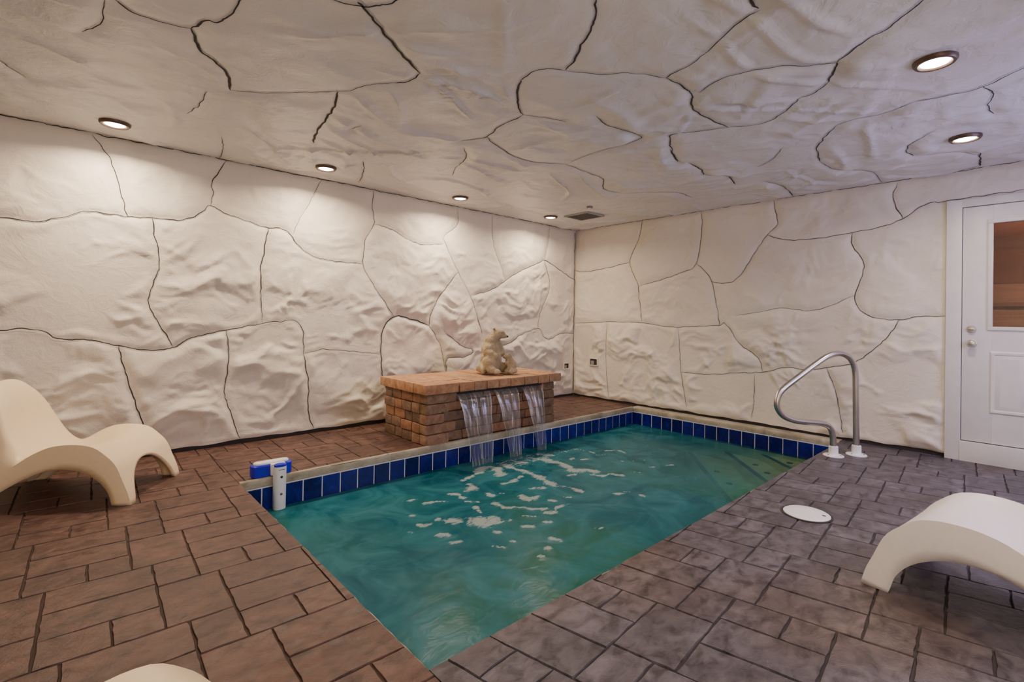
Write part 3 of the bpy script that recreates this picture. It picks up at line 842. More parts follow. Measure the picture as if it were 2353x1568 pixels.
# ------------------------------------------------------------------ water surface
def build_water():
    step = .02
    x = np.arange(PX0 + .001, PX1, step); x[-1] = PX1 - .001
    y = np.arange(PY0 + .001, PY1, step); y[-1] = PY1 - .001
    xx, yy = np.meshgrid(x, y, indexing='ij')
    cx, cy = -2.2, -1.4
    r = np.hypot(xx - cx, yy - cy)
    z = -.213 + .0045 * np.sin(r * 26 + perlin(xx * 2, yy * 2, 3) * 4) * np.exp(-r * 1.1) \
        + .0018 * perlin(xx * 4, yy * 5, 5) + .0011 * perlin(xx * 10, yy * 12, 6)
    foam = np.zeros(xx.shape)
    for w, pl in FOAM:
        pl = [p for p in pl]
        sp = catmull(pl, 4) if len(pl) > 1 else pl
        rad = .008 + w * w * .00046
        for q in sp:
            rr = rad * (1 + .4 * math.sin(q[0] * 40 + q[1] * 31))
            d2 = ((xx - q[0]) ** 2 + (yy - q[1]) ** 2) / (rr * rr)
            foam = np.maximum(foam, np.exp(-d2 * .7) * .62)
    near = np.exp(-(((xx + 2.35) / .75) ** 2 + ((yy + 1.42) / .20) ** 2))
    foam = np.maximum(foam, (.42 + .15 * perlin(xx * 9, yy * 14, 9)) * near)
    n1, n2 = xx.shape
    idx = np.arange(n1 * n2).reshape(n1, n2)
    V = np.stack([xx, yy, z + foam * .006], -1).reshape(-1, 3)
    F = np.stack([idx[:-1, :-1], idx[1:, :-1], idx[1:, 1:], idx[:-1, 1:]], -1).reshape(-1, 4)
    o = mesh_obj('pool_water', V, F.tolist(), M['water'], smooth=True)
    at = o.data.attributes.new('foam', 'FLOAT', 'POINT'); at.data.foreach_set('value', foam.reshape(-1).astype(np.float32))
    tag(o, 'cloudy teal pool water with white foam patches below the brick fountain', 'water')
build_water()

# ------------------------------------------------------------------ brick fountain
def build_fountain():
    t = empty('brick_fountain', (-2.43, -.74, 0))
    tag(t, 'low tumbled brick fountain with tan slab cap standing between wall and pool', 'fountain')
    off = Matrix.Translation(-Vector(t.location))
    def ch(o, p=None):
        o.parent = p or t
        o.matrix_parent_inverse = off.copy() if p is None else Matrix.Identity(4)
        return o
    bm = bmesh.new(); tint = []
    def add(lo, hi, tv, bev=.009, jit=.004, rz=0):
        n0 = len(bm.faces)
        box(bm, lo, hi, bev, 0, jit, rz)
        bm.faces.ensure_lookup_table()
        tint.extend([tv] * (len(bm.faces) - n0))
    n_c = 5; ch_ = .448 / n_c
    xl, xr, yb, yf = -3.255, -1.605, -.36, -1.09
    tones = [(1, 1, 1), (1.15, 1.0, .9), (.72, .78, .85), (.85, .95, 1.0), (1.2, 1.05, .95), (.62, .68, .72)]
    for k in range(n_c):
        z0, z1 = k * ch_ + .002, (k + 1) * ch_ - .003
        jx = RNG.uniform(-.012, .012)
        # left face bricks (run along y)
        y = yb; kk = 0
        while y > yf + .14:
            L = (.20, .13, .17)[(k + kk) % 3]
            y2 = max(y - L, yf + .10) if y - L > yf + .14 else yf + .10
            add((xl + jx, y2 + .004, z0), (xl + .10 + jx, y - .004, z1), RNG.choice(tones)); y = y2; kk += 1
        # right face
        y = yb; kk = 0
        while y > yf + .14:
            L = (.17, .22, .14)[(k + kk) % 3]
            y2 = y - L if y - L > yf + .14 else yf + .10
            add((xr - .10, y2 + .004, z0), (xr, y - .004, z1), RNG.choice(tones)); y = y2; kk += 1
        # back
        add((xl + .05, yb - .1, z0), (xr - .05, yb, z1), (1, 1, 1))
        # front: corner blocks stand proud, centre is recessed behind the falling water
        x = xl; kk = 0
        lens = [(.25, .17, .21, .15), (.33, .20, .16, .22), (.20, .26, .18, .21)][k % 3]
        while x < xr - .02:
            L = lens[kk % 4]
            x2 = x + L if x + L < xr - .20 else (xr - .17 if x < xr - .19 else xr)
            if x2 > xr - .01: x2 = xr
            mid = (x + x2) / 2
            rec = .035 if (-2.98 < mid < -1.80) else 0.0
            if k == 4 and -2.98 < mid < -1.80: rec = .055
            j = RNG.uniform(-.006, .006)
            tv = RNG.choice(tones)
            if rec: tv = tuple(q * .8 for q in tv)  # shade of the recess darkened into the brick tint
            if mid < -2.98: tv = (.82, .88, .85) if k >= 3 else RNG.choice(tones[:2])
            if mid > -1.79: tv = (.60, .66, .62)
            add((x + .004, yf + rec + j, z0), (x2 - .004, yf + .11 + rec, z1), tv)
            x = x2; kk += 1
    o = bm_obj('brick_body', bm, M['brick'], sharp=40)
    at = o.data.attributes.new('tint', 'FLOAT_COLOR', 'FACE')
    at.data.foreach_set('color', [x for tv in tint for x in (*tv, 1)])
    ch(o)
    bm = bmesh.new(); box(bm, (xl + .03, yf + .075, 0), (xr - .03, yb - .03, .445)); ch(bm_obj('mortar_core', bm, M['mortar']))
    # slot lip the water runs over
    bm = bmesh.new(); box(bm, (-2.98, yf + .0, .424), (-1.80, yf + .10, .446), .002); ch(bm_obj('spillway_lip', bm, M['black']))
    # cap slabs
    bm = bmesh.new(); tint.clear()
    z0, z1 = .452, .540
    cols = [(1, 1, 1), (1.1, 1.05, 1.0), (.9, .9, .9), (1.05, .95, .9)]
    xe0, xe1 = -3.30, -1.555
    fx = xe0; k = 0
    fl = [.36, .175, .155, .15, .155, .19, .20, .165, .2]
    while fx < xe1 - .01:
        x2 = min(fx + fl[k % 9], xe1)
        if xe1 - x2 < .08: x2 = xe1
        tv = RNG.choice(cols)
        add((fx + .003, -1.150 + RNG.uniform(-.004, .004), z0), (x2 - .003, -.945, z1 + RNG.uniform(-.002, .002)), tuple(q * .93 for q in tv), .012, .003)
        fx = x2; k += 1
    for r, (ya, yb2) in enumerate(((-.94, -.64), (-.635, -.33))):
        fx = xe0; k = 0
        while fx < xe1 - .01:
            L = [.30, .22, .26, .34][(k + r * 2) % 4]
            x2 = min(fx + L, xe1)
            if xe1 - x2 < .1: x2 = xe1
            add((fx + .003, ya, z0), (x2 - .003, yb2, z1 + RNG.uniform(-.002, .002)), RNG.choice(cols), .010, .003)
            fx = x2; k += 1
    o = bm_obj('cap_slab', bm, M['capbrick'], sharp=40)
    at = o.data.attributes.new('tint', 'FLOAT_COLOR', 'FACE')
    at.data.foreach_set('color', [x for tv in tint for x in (*tv, 1)])
    ch(o)
build_fountain()

def waterfall(xt0, xt1, xb0, xb1, label):
    n, m = 26, 30
    V, F, uvs, edge = [], [], [], []
    for i in range(m + 1):
        t = i / m
        z = .424 - .637 * t ** 1.0
        y = -1.082 - .010 - .165 * math.sqrt(t) * (1 if t > 0 else 0)
        a = xt0 + (xb0 - xt0) * t ** .7; b = xt1 + (xb1 - xt1) * t ** .7
        for j in range(n + 1):
            s = j / n
            V.append((a + (b - a) * s + .003 * math.sin(z * 30 + s * 5), y + .006 * math.sin(s * 19 + z * 7) - .008 * math.sin(s * PI), z))
            e = max(math.exp(-(s / .035) ** 2) * .6, math.exp(-((1 - s) / .05) ** 2))
            edge.append(e)
    for i in range(m):
        for j in range(n):
            k = i * (n + 1) + j; F.append((k, k + 1, k + n + 2, k + n + 1))
    o = mesh_obj('waterfall_sheet', V, F, M['sheet'], smooth=True)
    uv = o.data.uv_layers.new(name='UVMap')
    for lp in o.data.loops:
        vi = lp.vertex_index; i, j = divmod(vi, n + 1)
        uv.data[lp.index].uv = (j / n + xt0 * 3, i / m)
    at = o.data.attributes.new('edge', 'FLOAT', 'POINT'); at.data.foreach_set('value', edge)
    tag(o, label, 'waterfall', 'sheets of falling water under the fountain cap')
waterfall(-2.935, -2.535, -2.865, -2.62, 'wide clear sheet of water falling at the left end of the fountain')
waterfall(-2.49, -2.175, -2.405, -2.25, 'middle clear sheet of water falling between two others from the fountain')
waterfall(-2.12, -1.82, -2.03, -1.90, 'narrow clear sheet of water falling at the right end of the fountain')

# ------------------------------------------------------------------ plush polar bears on the cap
def blobs(name, items, parent, voxel=.009):
    bm = bmesh.new()
    for it in items:
        c, r = it[0], it[1]
        rot = it[2] if len(it) > 2 else 0.0
        m = Matrix.Translation(c) @ Matrix.Rotation(rot, 4, 'Y') @ Matrix.Diagonal((*r, 1))
        bmesh.ops.create_uvsphere(bm, u_segments=20, v_segments=12, radius=1, matrix=m)
    o = bm_obj(name, bm, M['fur'], parent, smooth=True)
    md = o.modifiers.new('merge', 'REMESH'); md.mode = 'VOXEL'; md.voxel_size = voxel; md.use_smooth_shade = True
    sm = o.modifiers.new('soften', 'SMOOTH'); sm.factor = .6; sm.iterations = 3
    tx = bpy.data.textures.new(name + '_tuft', 'CLOUDS'); tx.noise_scale = .018
    dp = o.modifiers.new('tufts', 'DISPLACE'); dp.texture = tx; dp.strength = .014; dp.mid_level = .5
    return o
def small_ball(name, c, r, mat, parent):
    bm = bmesh.new(); bmesh.ops.create_uvsphere(bm, u_segments=14, v_segments=10, radius=1, matrix=Matrix.Translation(c) @ Matrix.Diagonal((*r, 1)))
    return bm_obj(name, bm, mat, parent, smooth=True)
bear = empty('plush_polar_bear', (-2.235, -.80, .550), math.radians(-40))
tag(bear, 'cream plush polar bear sitting on the fountain cap and looking right', 'plush toy')
blobs('body', [((-.035, 0, .14), (.115, .105, .14)), ((-.045, 0, .25), (.095, .09, .11)), ((-.040, 0, .335), (.072, .07, .075)),
    ((.005, 0, .385), (.062, .058, .06), .3), ((.040, -.005, .415), (.074, .062, .060)), ((.095, -.01, .395), (.042, .034, .030), .25),
    ((-.005, -.047, .462), (.018, .010, .020)), ((.012, .045, .465), (.018, .010, .020)),
    ((-.10, -.04, .06), (.075, .08, .065)), ((-.15, .03, .045), (.045, .05, .04)),
    ((-.075, -.085, .245), (.045, .04, .06), .4), ((-.035, -.115, .215), (.055, .035, .035), .3), ((.010, -.125, .185), (.035, .032, .035)),
    ((.040, .04, .28), (.05, .05, .07)), ((.075, .06, .22), (.04, .04, .06)),
    ((-.055, -.12, .125), (.070, .055, .065)), ((-.03, -.15, .05), (.05, .045, .045)), ((.025, -.16, .030), (.045, .036, .030)),
    ((-.115, -.12, .045), (.028, .03, .05)),
    ((.055, .08, .06), (.08, .06, .055)), ((.10, .04, .04), (.05, .045, .04))], bear)
small_ball('nose', (.136, -.012, .386), (.012, .013, .011), M['black'], bear)
small_ball('eye', (.072, -.060, .425), (.005, .005, .006), M['black'], bear)
small_ball('eye', (.085, .048, .425), (.005, .005, .006), M['black'], bear)
small_ball('inner_ear', (-.004, -.058, .464), (.009, .004, .011), simple('dark_inner_ear', (.20, .15, .08), .9), bear)  # darker brown patch inside the near ear
cub = empty('plush_bear_cub', (-2.235 + .172 * math.cos(math.radians(-40)), -.80 + .172 * math.sin(math.radians(-40)) - .01, .550), math.radians(140))
tag(cub, 'small cream plush bear cub leaning against the larger polar bear on its right', 'plush toy')
blobs('body', [((0, 0, .075), (.062, .06, .075)), ((.012, 0, .125), (.045, .045, .045)), ((.03, 0, .175), (.042, .038, .036)), ((.062, 0, .165), (.020, .018, .016)),
    ((.012, .028, .205), (.011, .007, .012)), ((.012, -.028, .205), (.011, .007, .012)),
    ((.03, .05, .03), (.045, .03, .028)), ((.00, .07, .028), (.035, .03, .028)), ((.03, -.05, .03), (.045, .03, .028)), ((.045, .04, .105), (.035, .018, .02)), ((-.03, .03, .03), (.04, .04, .03))], cub, .007)
small_ball('nose', (.082, 0, .166), (.006, .006, .006), M['black'], cub)

# ------------------------------------------------------------------ moulded lounge chairs
def build_chair(mat, name='lounge_chair'):
    root = empty(name)
    W = .288
    E = [(0, 0), (-.018, .07), (-.043, .132), (-.086, .235), (-.144, .298), (-.196, .338), (-.256, .356), (-.316, .361), (-.37, .359), (-.421, .350),
         (-.463, .335), (-.505, .313), (-.54, .292), (-.572, .268), (-.605, .245), (-.67, .190), (-.75, .122), (-.83, .055), (-.895, 0)]
    I = [(-.100, 0), (-.128, .085), (-.186, .155), (-.276, .205), (-.364, .220), (-.451, .211), (-.558, .166), (-.663, .103), (-.74, .052), (-.805, 0)]
    def resample(P, n):
        Q = np.array(catmull(P, 12)); L = np.concatenate([[0], np.cumsum(np.linalg.norm(np.diff(Q, axis=0), axis=1))])
        t = np.linspace(0, L[-1], n); return np.stack([np.interp(t, L, Q[:, 0]), np.interp(t, L, Q[:, 1])], -1)
    nF, nB = 46, 14                       # samples along the front skin and the back skin
    cut = 15                              # E index where the backrest leaves the side arch
    Eb = resample(E[cut:], nB)
    Cc_ = [(0, 0), (-.018, .07), (-.043, .132), (-.086, .228), (-.144, .288), (-.20, .322), (-.27, .325), (-.34, .305), (-.42, .275), (-.50, .262), (-.56, .275),
           (-.605, .325), (-.645, .40), (-.685, .49), (-.735, .59), (-.79, .665), (-.85, .705)]
    Cf = resample(Cc_, nF)
    Efine = np.array(catmull(E[:cut + 1], 12)); Lf = np.linspace(0, 1, nF)
    kx = int(np.argmax(Cf[:, 0] < -.575))
    xe = np.where(np.arange(nF) < kx, Cf[:, 0], np.interp(Lf, [Lf[kx], 1], [Cf[kx, 0], E[cut][0]]))
    xe[-1] = E[cut][0]; xe[0] = 0
    Ef = np.stack([xe, np.interp(-xe, -Efine[:, 0], Efine[:, 1])], -1)
    m = 36
    sv = [math.sin((-1 + 2 * i / m) * PI / 2) * .35 + (-1 + 2 * i / m) * .65 for i in range(m + 1)]
    def archz(s):
        a = abs(s) / .80
        return .215 * (1 - a ** 2.3) ** .62 if a < 1 else 0.0
    ys_i = [0, .3, .5, .7, .85, 1]; ys_o = [0, .115, .178, .214, .240, .288]
    V = []; F = []
    bm = bmesh.new()
    front = []
    for i, s in enumerate(sv):
        col = []
        a0 = archz(s)
        for r in range(nF):
            fr = r / (nF - 1)
            kpow = 2.7 - .35 * min(1, fr)
            g = abs(s) ** kpow
            x = Cf[r, 0] * (1 - g) + Ef[r, 0] * g; z = Cf[r, 1] * (1 - g) + Ef[r, 1] * g
            q = np.clip((fr - .50) / .30, 0, 1); q = q * q * (3 - 2 * q)
            yo = float(np.interp(abs(s), ys_i, ys_o)) * (1 if s >= 0 else -1)
            y = W * s * (1 - q) + yo * q
            # hollow the backrest a little so it cups the sitter
            if q > 0: x -= .045 * q * (1 - abs(s) ** 2) * math.sin(PI * min(1, (fr - .45) / .55))
            col.append([x, y, z])
        # cut the front arch: squeeze rows up to the arch line
        col = np.array(col)
        if a0 > 0:
            zz = col[:, 2]
            k = int(np.argmax(zz[:nF // 2] >= a0))
            xa = float(np.interp(a0, zz[:k + 1], col[:k + 1, 0]))
            tail = col[k:]
            lead = np.array([[xa, col[0, 1], a0]])
            seq = np.vstack([lead, tail])
            L = np.concatenate([[0], np.cumsum(np.linalg.norm(np.diff(seq, axis=0), axis=1))])
            # keep the upper rows where they are, remap only the lower third
            nk = max(k + 6, 12)
            Lk = L[nk - k + 1]
            tt = np.linspace(0, Lk, nk + 1)
            new = np.stack([np.interp(tt, L, seq[:, d]) for d in range(3)], -1)
            col[:nk + 1] = new
        front.append([bm.verts.new(tuple(p)) for p in col])
    for i in range(m):
        for r in range(nF - 1):
            bm.faces.new((front[i][r], front[i][r + 1], front[i + 1][r + 1], front[i + 1][r]))
    # back skin from the outline down to the rear arch
    back = []
    for i, s in enumerate(sv):
        top = np.array(front[i][-1].co)
        g = abs(s) ** 3
        ab = archz(s) * 1.15
        bx = -.895 - .05 * (1 - s * s)
        bot = np.array([bx + .10 * ab, W * s, ab])
        col = [front[i][-1]]
        for r in range(1, nB):
            t = r / (nB - 1)
            p = top * (1 - t) + bot * t
            p[0] -= .035 * math.sin(PI * t) * (1 - g)
            e = np.array([Eb[r, 0], W * (1 if s > 0 else -1), Eb[r, 1]])
            if i in (0, m): p = e
            else: p = p * (1 - g ** 3) + e * g ** 3
            col.append(bm.verts.new(tuple(p)))
        back.append(col)
    for i in range(m):
        for r in range(nB - 1):
            bm.faces.new((back[i][r], back[i][r + 1], back[i + 1][r + 1], back[i + 1][r]))
    # side skins between outer and inner arch
    nT = nF + nB - 1
    In = resample(I, nT)
    for side, ci in ((-1, 0), (1, m)):
        outer = front[ci] + back[ci][1:]
        rows = [outer]
        for k in (1, 2, 3):
            t = k / 3
            rows.append([bm.verts.new((outer[j].co.x * (1 - t) + In[j, 0] * t, side * W + side * .004 * math.sin(PI * t), outer[j].co.z * (1 - t) + In[j, 1] * t)) for j in range(nT)])
        for a, b in zip(rows, rows[1:]):
            for j in range(nT - 1):
                f = (a[j], a[j + 1], b[j + 1], b[j])
                bm.faces.new(f if side < 0 else f[::-1])
    bmesh.ops.remove_doubles(bm, verts=bm.verts, dist=.0004)
    o = bm_obj('shell', bm, mat, root, sharp=34)
    sd = o.modifiers.new('thickness', 'SOLIDIFY'); sd.thickness = .026; sd.offset = -1; sd.use_quality_normals = True
    
    return root

def copy_tree(o, parent=None):
    c = o.copy(); COL.objects.link(c)
    if parent is not None: c.parent = parent
    for ch in [x for x in bpy.data.objects if x.parent == o]:
        copy_tree(ch, c)
    return c
G = 'moulded lounge chairs around the pool'
c1 = build_chair(M['shell_plastic'])
c1.location = (-5.135, -.878, 0.0); c1.rotation_euler = (0, 0, math.radians(-32.6))
tag(c1, 'cream moulded plastic lounge chair with arched legs in front of the left wall', 'chair', G)
c2 = copy_tree(c1)
c2.location = (-2.715, -4.235, 0.0); c2.rotation_euler = (0, 0, math.radians(83))
tag(c2, 'white moulded plastic lounge chair cut off by the right edge near the door', 'chair', G)
for ch in [x for x in bpy.data.objects if x.parent == c2]:
    ch.data = ch.data.copy(); ch.data.materials.clear(); ch.data.materials.append(M['shell_white'])
c3 = copy_tree(c1)
c3.location = (-5.15, -3.59, 0.0); c3.rotation_euler = (0, 0, math.radians(20))
tag(c3, 'cream moulded lounge chair of which only the curved top shows at the bottom edge', 'chair', G)

# ------------------------------------------------------------------ grab rail
def build_rail():
    Mx, My = -.635, -3.579
    dx, dy = .843, -.537
    t = empty('pool_grab_rail', (Mx, My, 0))
    tag(t, 'bent stainless steel grab rail with white flanges at the pool steps corner', 'handrail')
    P = [(-.115, .004), (-.117, .08), (-.122, .17), (-.145, .235), (-.20, .272), (-.29, .286), (-.40, .296), (-.50, .312), (-.59, .345), (-.645, .40),
         (-.662, .465), (-.640, .535), (-.585, .59), (-.48, .662), (-.36, .742), (-.25, .812), (-.185, .848), (-.11, .871), (-.035, .870), (.035, .835),
         (.078, .77), (.094, .69), (.099, .55), (.105, .35), (.110, .15), (.113, .004)]
    bm = bmesh.new()
    tube(bm, [(s * dx, s * dy, z) for s, z in [tuple(q) for q in catmull(P, 5)]], .0245, 18)
    bm_obj('rail_tube', bm, M['steel'], t, smooth=True)
    for s in (-.115, .113):
        bm = bmesh.new()
        lathe(bm, [(.078, 0), (.078, .006), (.068, .012), (.040, .014), (.036, .02), (.035, .082), (.031, .086)], 28, (s * dx, s * dy, 0))
        f = bm_obj('flange', bm, M['pvc'], t, sharp=35)
        for a in (.6, 2.7, 4.8):
            bm = bmesh.new()
            lathe(bm, [(.007, .010), (.007, .014), (.004, .016)], 10, (s * dx + .055 * math.cos(a), s * dy + .055 * math.sin(a), 0))
            bm_obj('screw', bm, M['grey_hole'], f)
build_rail()

# skimmer lid in the deck
lid = empty('skimmer_lid', (-2.332, -3.789, 0))
tag(lid, 'round white skimmer lid set flush in the deck near the lower right pool edge', 'lid')
bm = bmesh.new(); lathe(bm, [(.122, 0), (.122, .006), (.117, .009), (.06, .0105), (.001, .011)], 48, (0, 0, 0)); bm_obj('cover', bm, M['pvc'], lid, sharp=40)
bm = bmesh.new(); lathe(bm, [(.124, .0), (.124, .0042), (.134, .0042), (.134, 0)], 48, (0, 0, 0), close_ends=False); bm_obj('rim', bm, M['dark'], lid)
bm = bmesh.new(); lathe(bm, [(.010, .0095), (.010, .0115), (.006, .012)], 14, (.02, -.085, 0)); bm_obj('finger_hole', bm, M['grey_hole'], lid)

# ------------------------------------------------------------------ pool alarm clipped over the edge
def build_alarm():
    t = empty('pool_alarm', (-4.50, -1.06, 0), math.radians(-1))
    tag(t, 'blue and white pool alarm resting on the deck with a probe in the water', 'alarm')
    # lozenge body (x along length)
    bm = bmesh.new()
    out = [(-.132, -.012), (-.118, -.036), (-.085, -.046), (.085, -.046), (.118, -.036), (.132, -.012), (.132, .03), (.11, .046), (-.11, .046), (-.132, .03)]
    def prism(out, z0, z1, ins=.008):
        n = len(out)
        rings = []
        for z, k in ((z0, ins), (z0 + ins, 0), (z1 - ins, 0), (z1, ins)):
            rings.append([bm.verts.new((x * (1 - k / .132), y * (1 - k / .05), z)) for x, y in out])
        for a, b in zip(rings, rings[1:]):
            for i in range(n): bm.faces.new((a[i], a[(i + 1) % n], b[(i + 1) % n], b[i]))
        bm.faces.new(rings[0][::-1]); bm.faces.new(rings[-1])
    prism(out, 0.002, .088)
    bm_obj('housing', bm, M['blue'], t, sharp=40)
    bm = bmesh.new()
    prism([(x * .86, y * .80 + .006) for x, y in out], .080, .100, .006)
    bm_obj('top_cover', bm, M['pvc'], t, sharp=40)
    bm = bmesh.new(); box(bm, (-.022, -.075, .015), (.072, -.035, .094), .008); bm_obj('neck', bm, M['pvc'], t, sharp=40)
    # D-shaped probe
    bm = bmesh.new()
    prof = [(.040 * math.cos(a), -.030 * math.sin(a)) for a in np.linspace(0, PI, 15)] + [(-.040, .022), (.040, .022)]
    zs = [(-.36, .9), (-.352, 1), (.080, 1.02)]
    rings = [[bm.verts.new((.028 + x * k, -.098 + y * k, z)) for x, y in prof] for z, k in zs]
    n = len(prof)
    for a, b in zip(rings, rings[1:]):
        for i in range(n): bm.faces.new((a[i], a[(i + 1) % n], b[(i + 1) % n], b[i]))
    bm.faces.new(rings[0][::-1]); bm.faces.new(rings[-1])
    probe = bm_obj('probe', bm, M['pvc'], t, sharp=40)
    bm = bmesh.new(); lathe(bm, [(.040, 0), (.040, .012), (.034, .017)], 28, (0, 0, 0))
    bmesh.ops.scale(bm, vec=(1.0, .72, 1), verts=bm.verts); bmesh.ops.translate(bm, vec=(.028, -.100, .081), verts=bm.verts)
    bm_obj('probe_cap', bm, M['blue'], t, sharp=40)
    for (z, mt) in ((.012, 'black'), (-.105, 'grey_hole')):
        bm = bmesh.new(); lathe(bm, [(.0085, 0), (.0085, .004), (.006, .006)], 14, (0, 0, 0))
        bmesh.ops.rotate(bm, cent=(0, 0, 0), matrix=Matrix.Rotation(math.radians(90), 3, 'X'), verts=bm.verts)
        bmesh.ops.translate(bm, vec=(.030, -.127, z), verts=bm.verts)
        bm_obj('sensor_eye', bm, M[mt], probe, smooth=True)
    # short line of tiny printing below the cap
    bm = bmesh.new()
    for k in range(7):
        x = .012 + k * .0058
        box(bm, (x, -.1295, .060), (x + .004, -.1270, .064))
    bm_obj('printed_mark', bm, M['grey_hole'], probe)
build_alarm()

# ------------------------------------------------------------------ door to the hall
def build_door():
    ya, yb = -5.275, -4.155
    # casing (trim_1)
    bm = bmesh.new()
    box(bm, (-.034, yb - .100, 0), (.03, yb, 2.19), .003)
    box(bm, (-.034, ya, 0), (.03, ya + .100, 2.19), .003)
    box(bm, (-.034, ya + .095, 2.125), (.03, yb - .095, 2.19), .003)
    box(bm, (-.040, ya + .095, 0), (.03, yb - .095, .165), .003)
    tr = bm_obj('trim_1', bm, M['white'], sharp=40); tr['kind'] = 'structure'
    # dark rebate behind the slab edge
    d = empty('door_1', (0, (ya + yb) / 2, .17)); d['kind'] = 'structure'
    off = Matrix.Translation(-Vector(d.location))
    def ch(o, p=None):
        o.parent = p or d; o.matrix_parent_inverse = off.copy() if p is None else Matrix.Identity(4); return o
    y0, y1, z0, z1 = ya + .104, yb - .104, .172, 2.120
    wy0, wy1, wz0, wz1 = -4.985, -4.442, 1.125, 1.970
    xf, xb = -.018, .024
    bm = bmesh.new()
    box(bm, (xf, wy1, z0), (xb, y1, z1), .002); box(bm, (xf, y0, z0), (xb, wy0, z1), .002)
    box(bm, (xf, wy0, wz1), (xb, wy1, z1), 0); box(bm, (xf, wy0, z0), (xb, wy1, wz0), 0)
    slab = ch(bm_obj('door_slab', bm, M['white'], sharp=40))
    bm = bmesh.new()
    box(bm, (.002, ya + .095, .15), (.006, ya + .106, 2.13)); box(bm, (.002, yb - .106, .15), (.006, yb - .095, 2.13))
    box(bm, (.002, ya + .095, 2.117), (.006, yb - .095, 2.13)); box(bm, (.002, ya + .095, .16), (.006, yb - .095, .174))
    ch(bm_obj('seal', bm, M['dark']))
    # window moulding and pane
    bm = bmesh.new(); w = .030
    for a, b, c, e in ((wy0 - w, wy1 + w, wz1, wz1 + w), (wy0 - w, wy1 + w, wz0 - w, wz0), (wy0 - w, wy0, wz0, wz1), (wy1, wy1 + w, wz0, wz1)):
        box(bm, (xf - .012, a, c), (xf + .004, b, e), .004)
    ch(bm_obj('window_moulding', bm, M['white'], sharp=40))
    bm = bmesh.new(); box(bm, (.0, wy0 - .002, wz0 - .002), (.005, wy1 + .002, wz1 + .002)); ch(bm_obj('window_pane', bm, M['glass']))
    # two raised panels
    for pa, pb in ((-4.665, -4.425), (-5.005, -4.765)):
        bm = bmesh.new(); c, e = .415, .925
        rings = []
        for ins, x in ((0, xf), (.012, xf - .009), (.028, xf - .006), (.034, xf - .001), (.062, xf - .010), (.068, xf - .010)):
            rings.append([bm.verts.new(p) for p in ((x, pa + ins, c + ins), (x, pb - ins, c + ins), (x, pb - ins, e - ins), (x, pa + ins, e - ins))])
        for a, b in zip(rings, rings[1:]):
            for i in range(4): bm.faces.new((a[i], a[(i + 1) % 4], b[(i + 1) % 4], b[i]))
        bm.faces.new(rings[-1])
        ch(bm_obj('raised_panel', bm, M['white'], sharp=25))
    # knob and deadbolt
    def turned(name, y, z, prof):
        bm = bmesh.new(); lathe(bm, prof, 24)
        bmesh.ops.rotate(bm, cent=(0, 0, 0), matrix=Matrix.Rotation(math.radians(-90), 3, 'Y'), verts=bm.verts)
        bmesh.ops.translate(bm, vec=(xf, y, z), verts=bm.verts)
        return ch(bm_obj(name, bm, M['brass'], sharp=40))
    turned('door_knob', -4.322, .985, [(.031, 0), (.031, .006), (.012, .010), (.011, .030), (.024, .040), (.028, .052), (.022, .064), (.008, .068)])
    turned('deadbolt', -4.318, 1.102, [(.029, 0), (.029, .008), (.024, .014), (.006, .016)])
    bm = bmesh.new(); box(bm, (xf - .034, -4.338, 1.096), (xf - .014, -4.298, 1.108), .003); ch(bm_obj('thumb_turn', bm, M['brass'], sharp=40))
build_door()
# hallway seen through the pane
def hall():
    x1 = 3.0
    def q(name, pts, mat): return quad(name, pts, mat)
    q('wall_hall', [(x1, -8, .0), (x1, -2.5, .0), (x1, -2.5, 1.78), (x1, -8, 1.78)], M['wood'])
    q('wall_hall_upper', [(x1 - .02, -8, 1.66), (x1 - .02, -2.5, 1.66), (x1 - .02, -2.5, 2.25), (x1 - .02, -8, 2.25)], M['wood_dark'])
    q('ceiling_hall', [(.04, -8, 2.25), (x1, -8, 2.25), (x1, -2.5, 2.25), (.04, -2.5, 2.25)], M['hall_ceiling'])
    q('floor_hall', [(.04, -8, 0), (x1, -8, 0), (x1, -2.5, 0), (.04, -2.5, 0)], M['wood'])
    q('wall_hall_end', [(.04, -8, 0), (x1, -8, 0), (x1, -8, 2.25), (.04, -8, 2.25)], M['wood'])
    q('wall_hall_near', [(.04, -2.5, 0), (x1, -2.5, 0), (x1, -2.5, 2.25), (.04, -2.5, 2.25)], M['wood'])
    bm = bmesh.new(); box(bm, (x1 - .07, -8, 1.37), (x1 - .01, -2.5, 1.42), .005)
    o = bm_obj('trim_2', bm, M['wood_dark']); o['kind'] = 'structure'
hall()

# ------------------------------------------------------------------ ceiling lights
def build_light():
    t = empty('recessed_ceiling_light')
    bm = bmesh.new(); lathe(bm, [(.062, .012), (.062, -.004), (.068, -.013), (.080, -.013), (.088, -.003), (.088, .014)], 40, close_ends=False)
    bm_obj('trim_ring', bm, M['ring'], t, sharp=40)
    bm = bmesh.new(); lathe(bm, [(.062, .004), (.057, -.006), (.040, -.012), (.015, -.014), (.001, -.0145)], 40)
    bm_obj('diffuser', bm, M['lamp'], t, smooth=True)
    return t
proto = build_light()
LP = [(-5.36, -.40), (-3.914, -.445), (-2.437, -.425), (-1.03, -.452), (-2.46, -4.366), (-1.016, -4.354), (-3.90, -4.37), (-5.36, -4.37)]
LL = ['recessed ceiling light nearest the top left corner above the cream chair',
      'recessed ceiling light over the left wall, second from the left',
      'recessed ceiling light over the left wall above the fountain',
      'small recessed ceiling light farthest away beside the ceiling vent',
      'largest recessed ceiling light at the upper right',
      'recessed ceiling light just above the door wall at the right',
      'recessed ceiling light above the near side of the pool deck',
      'recessed ceiling light above the camera end of the room']
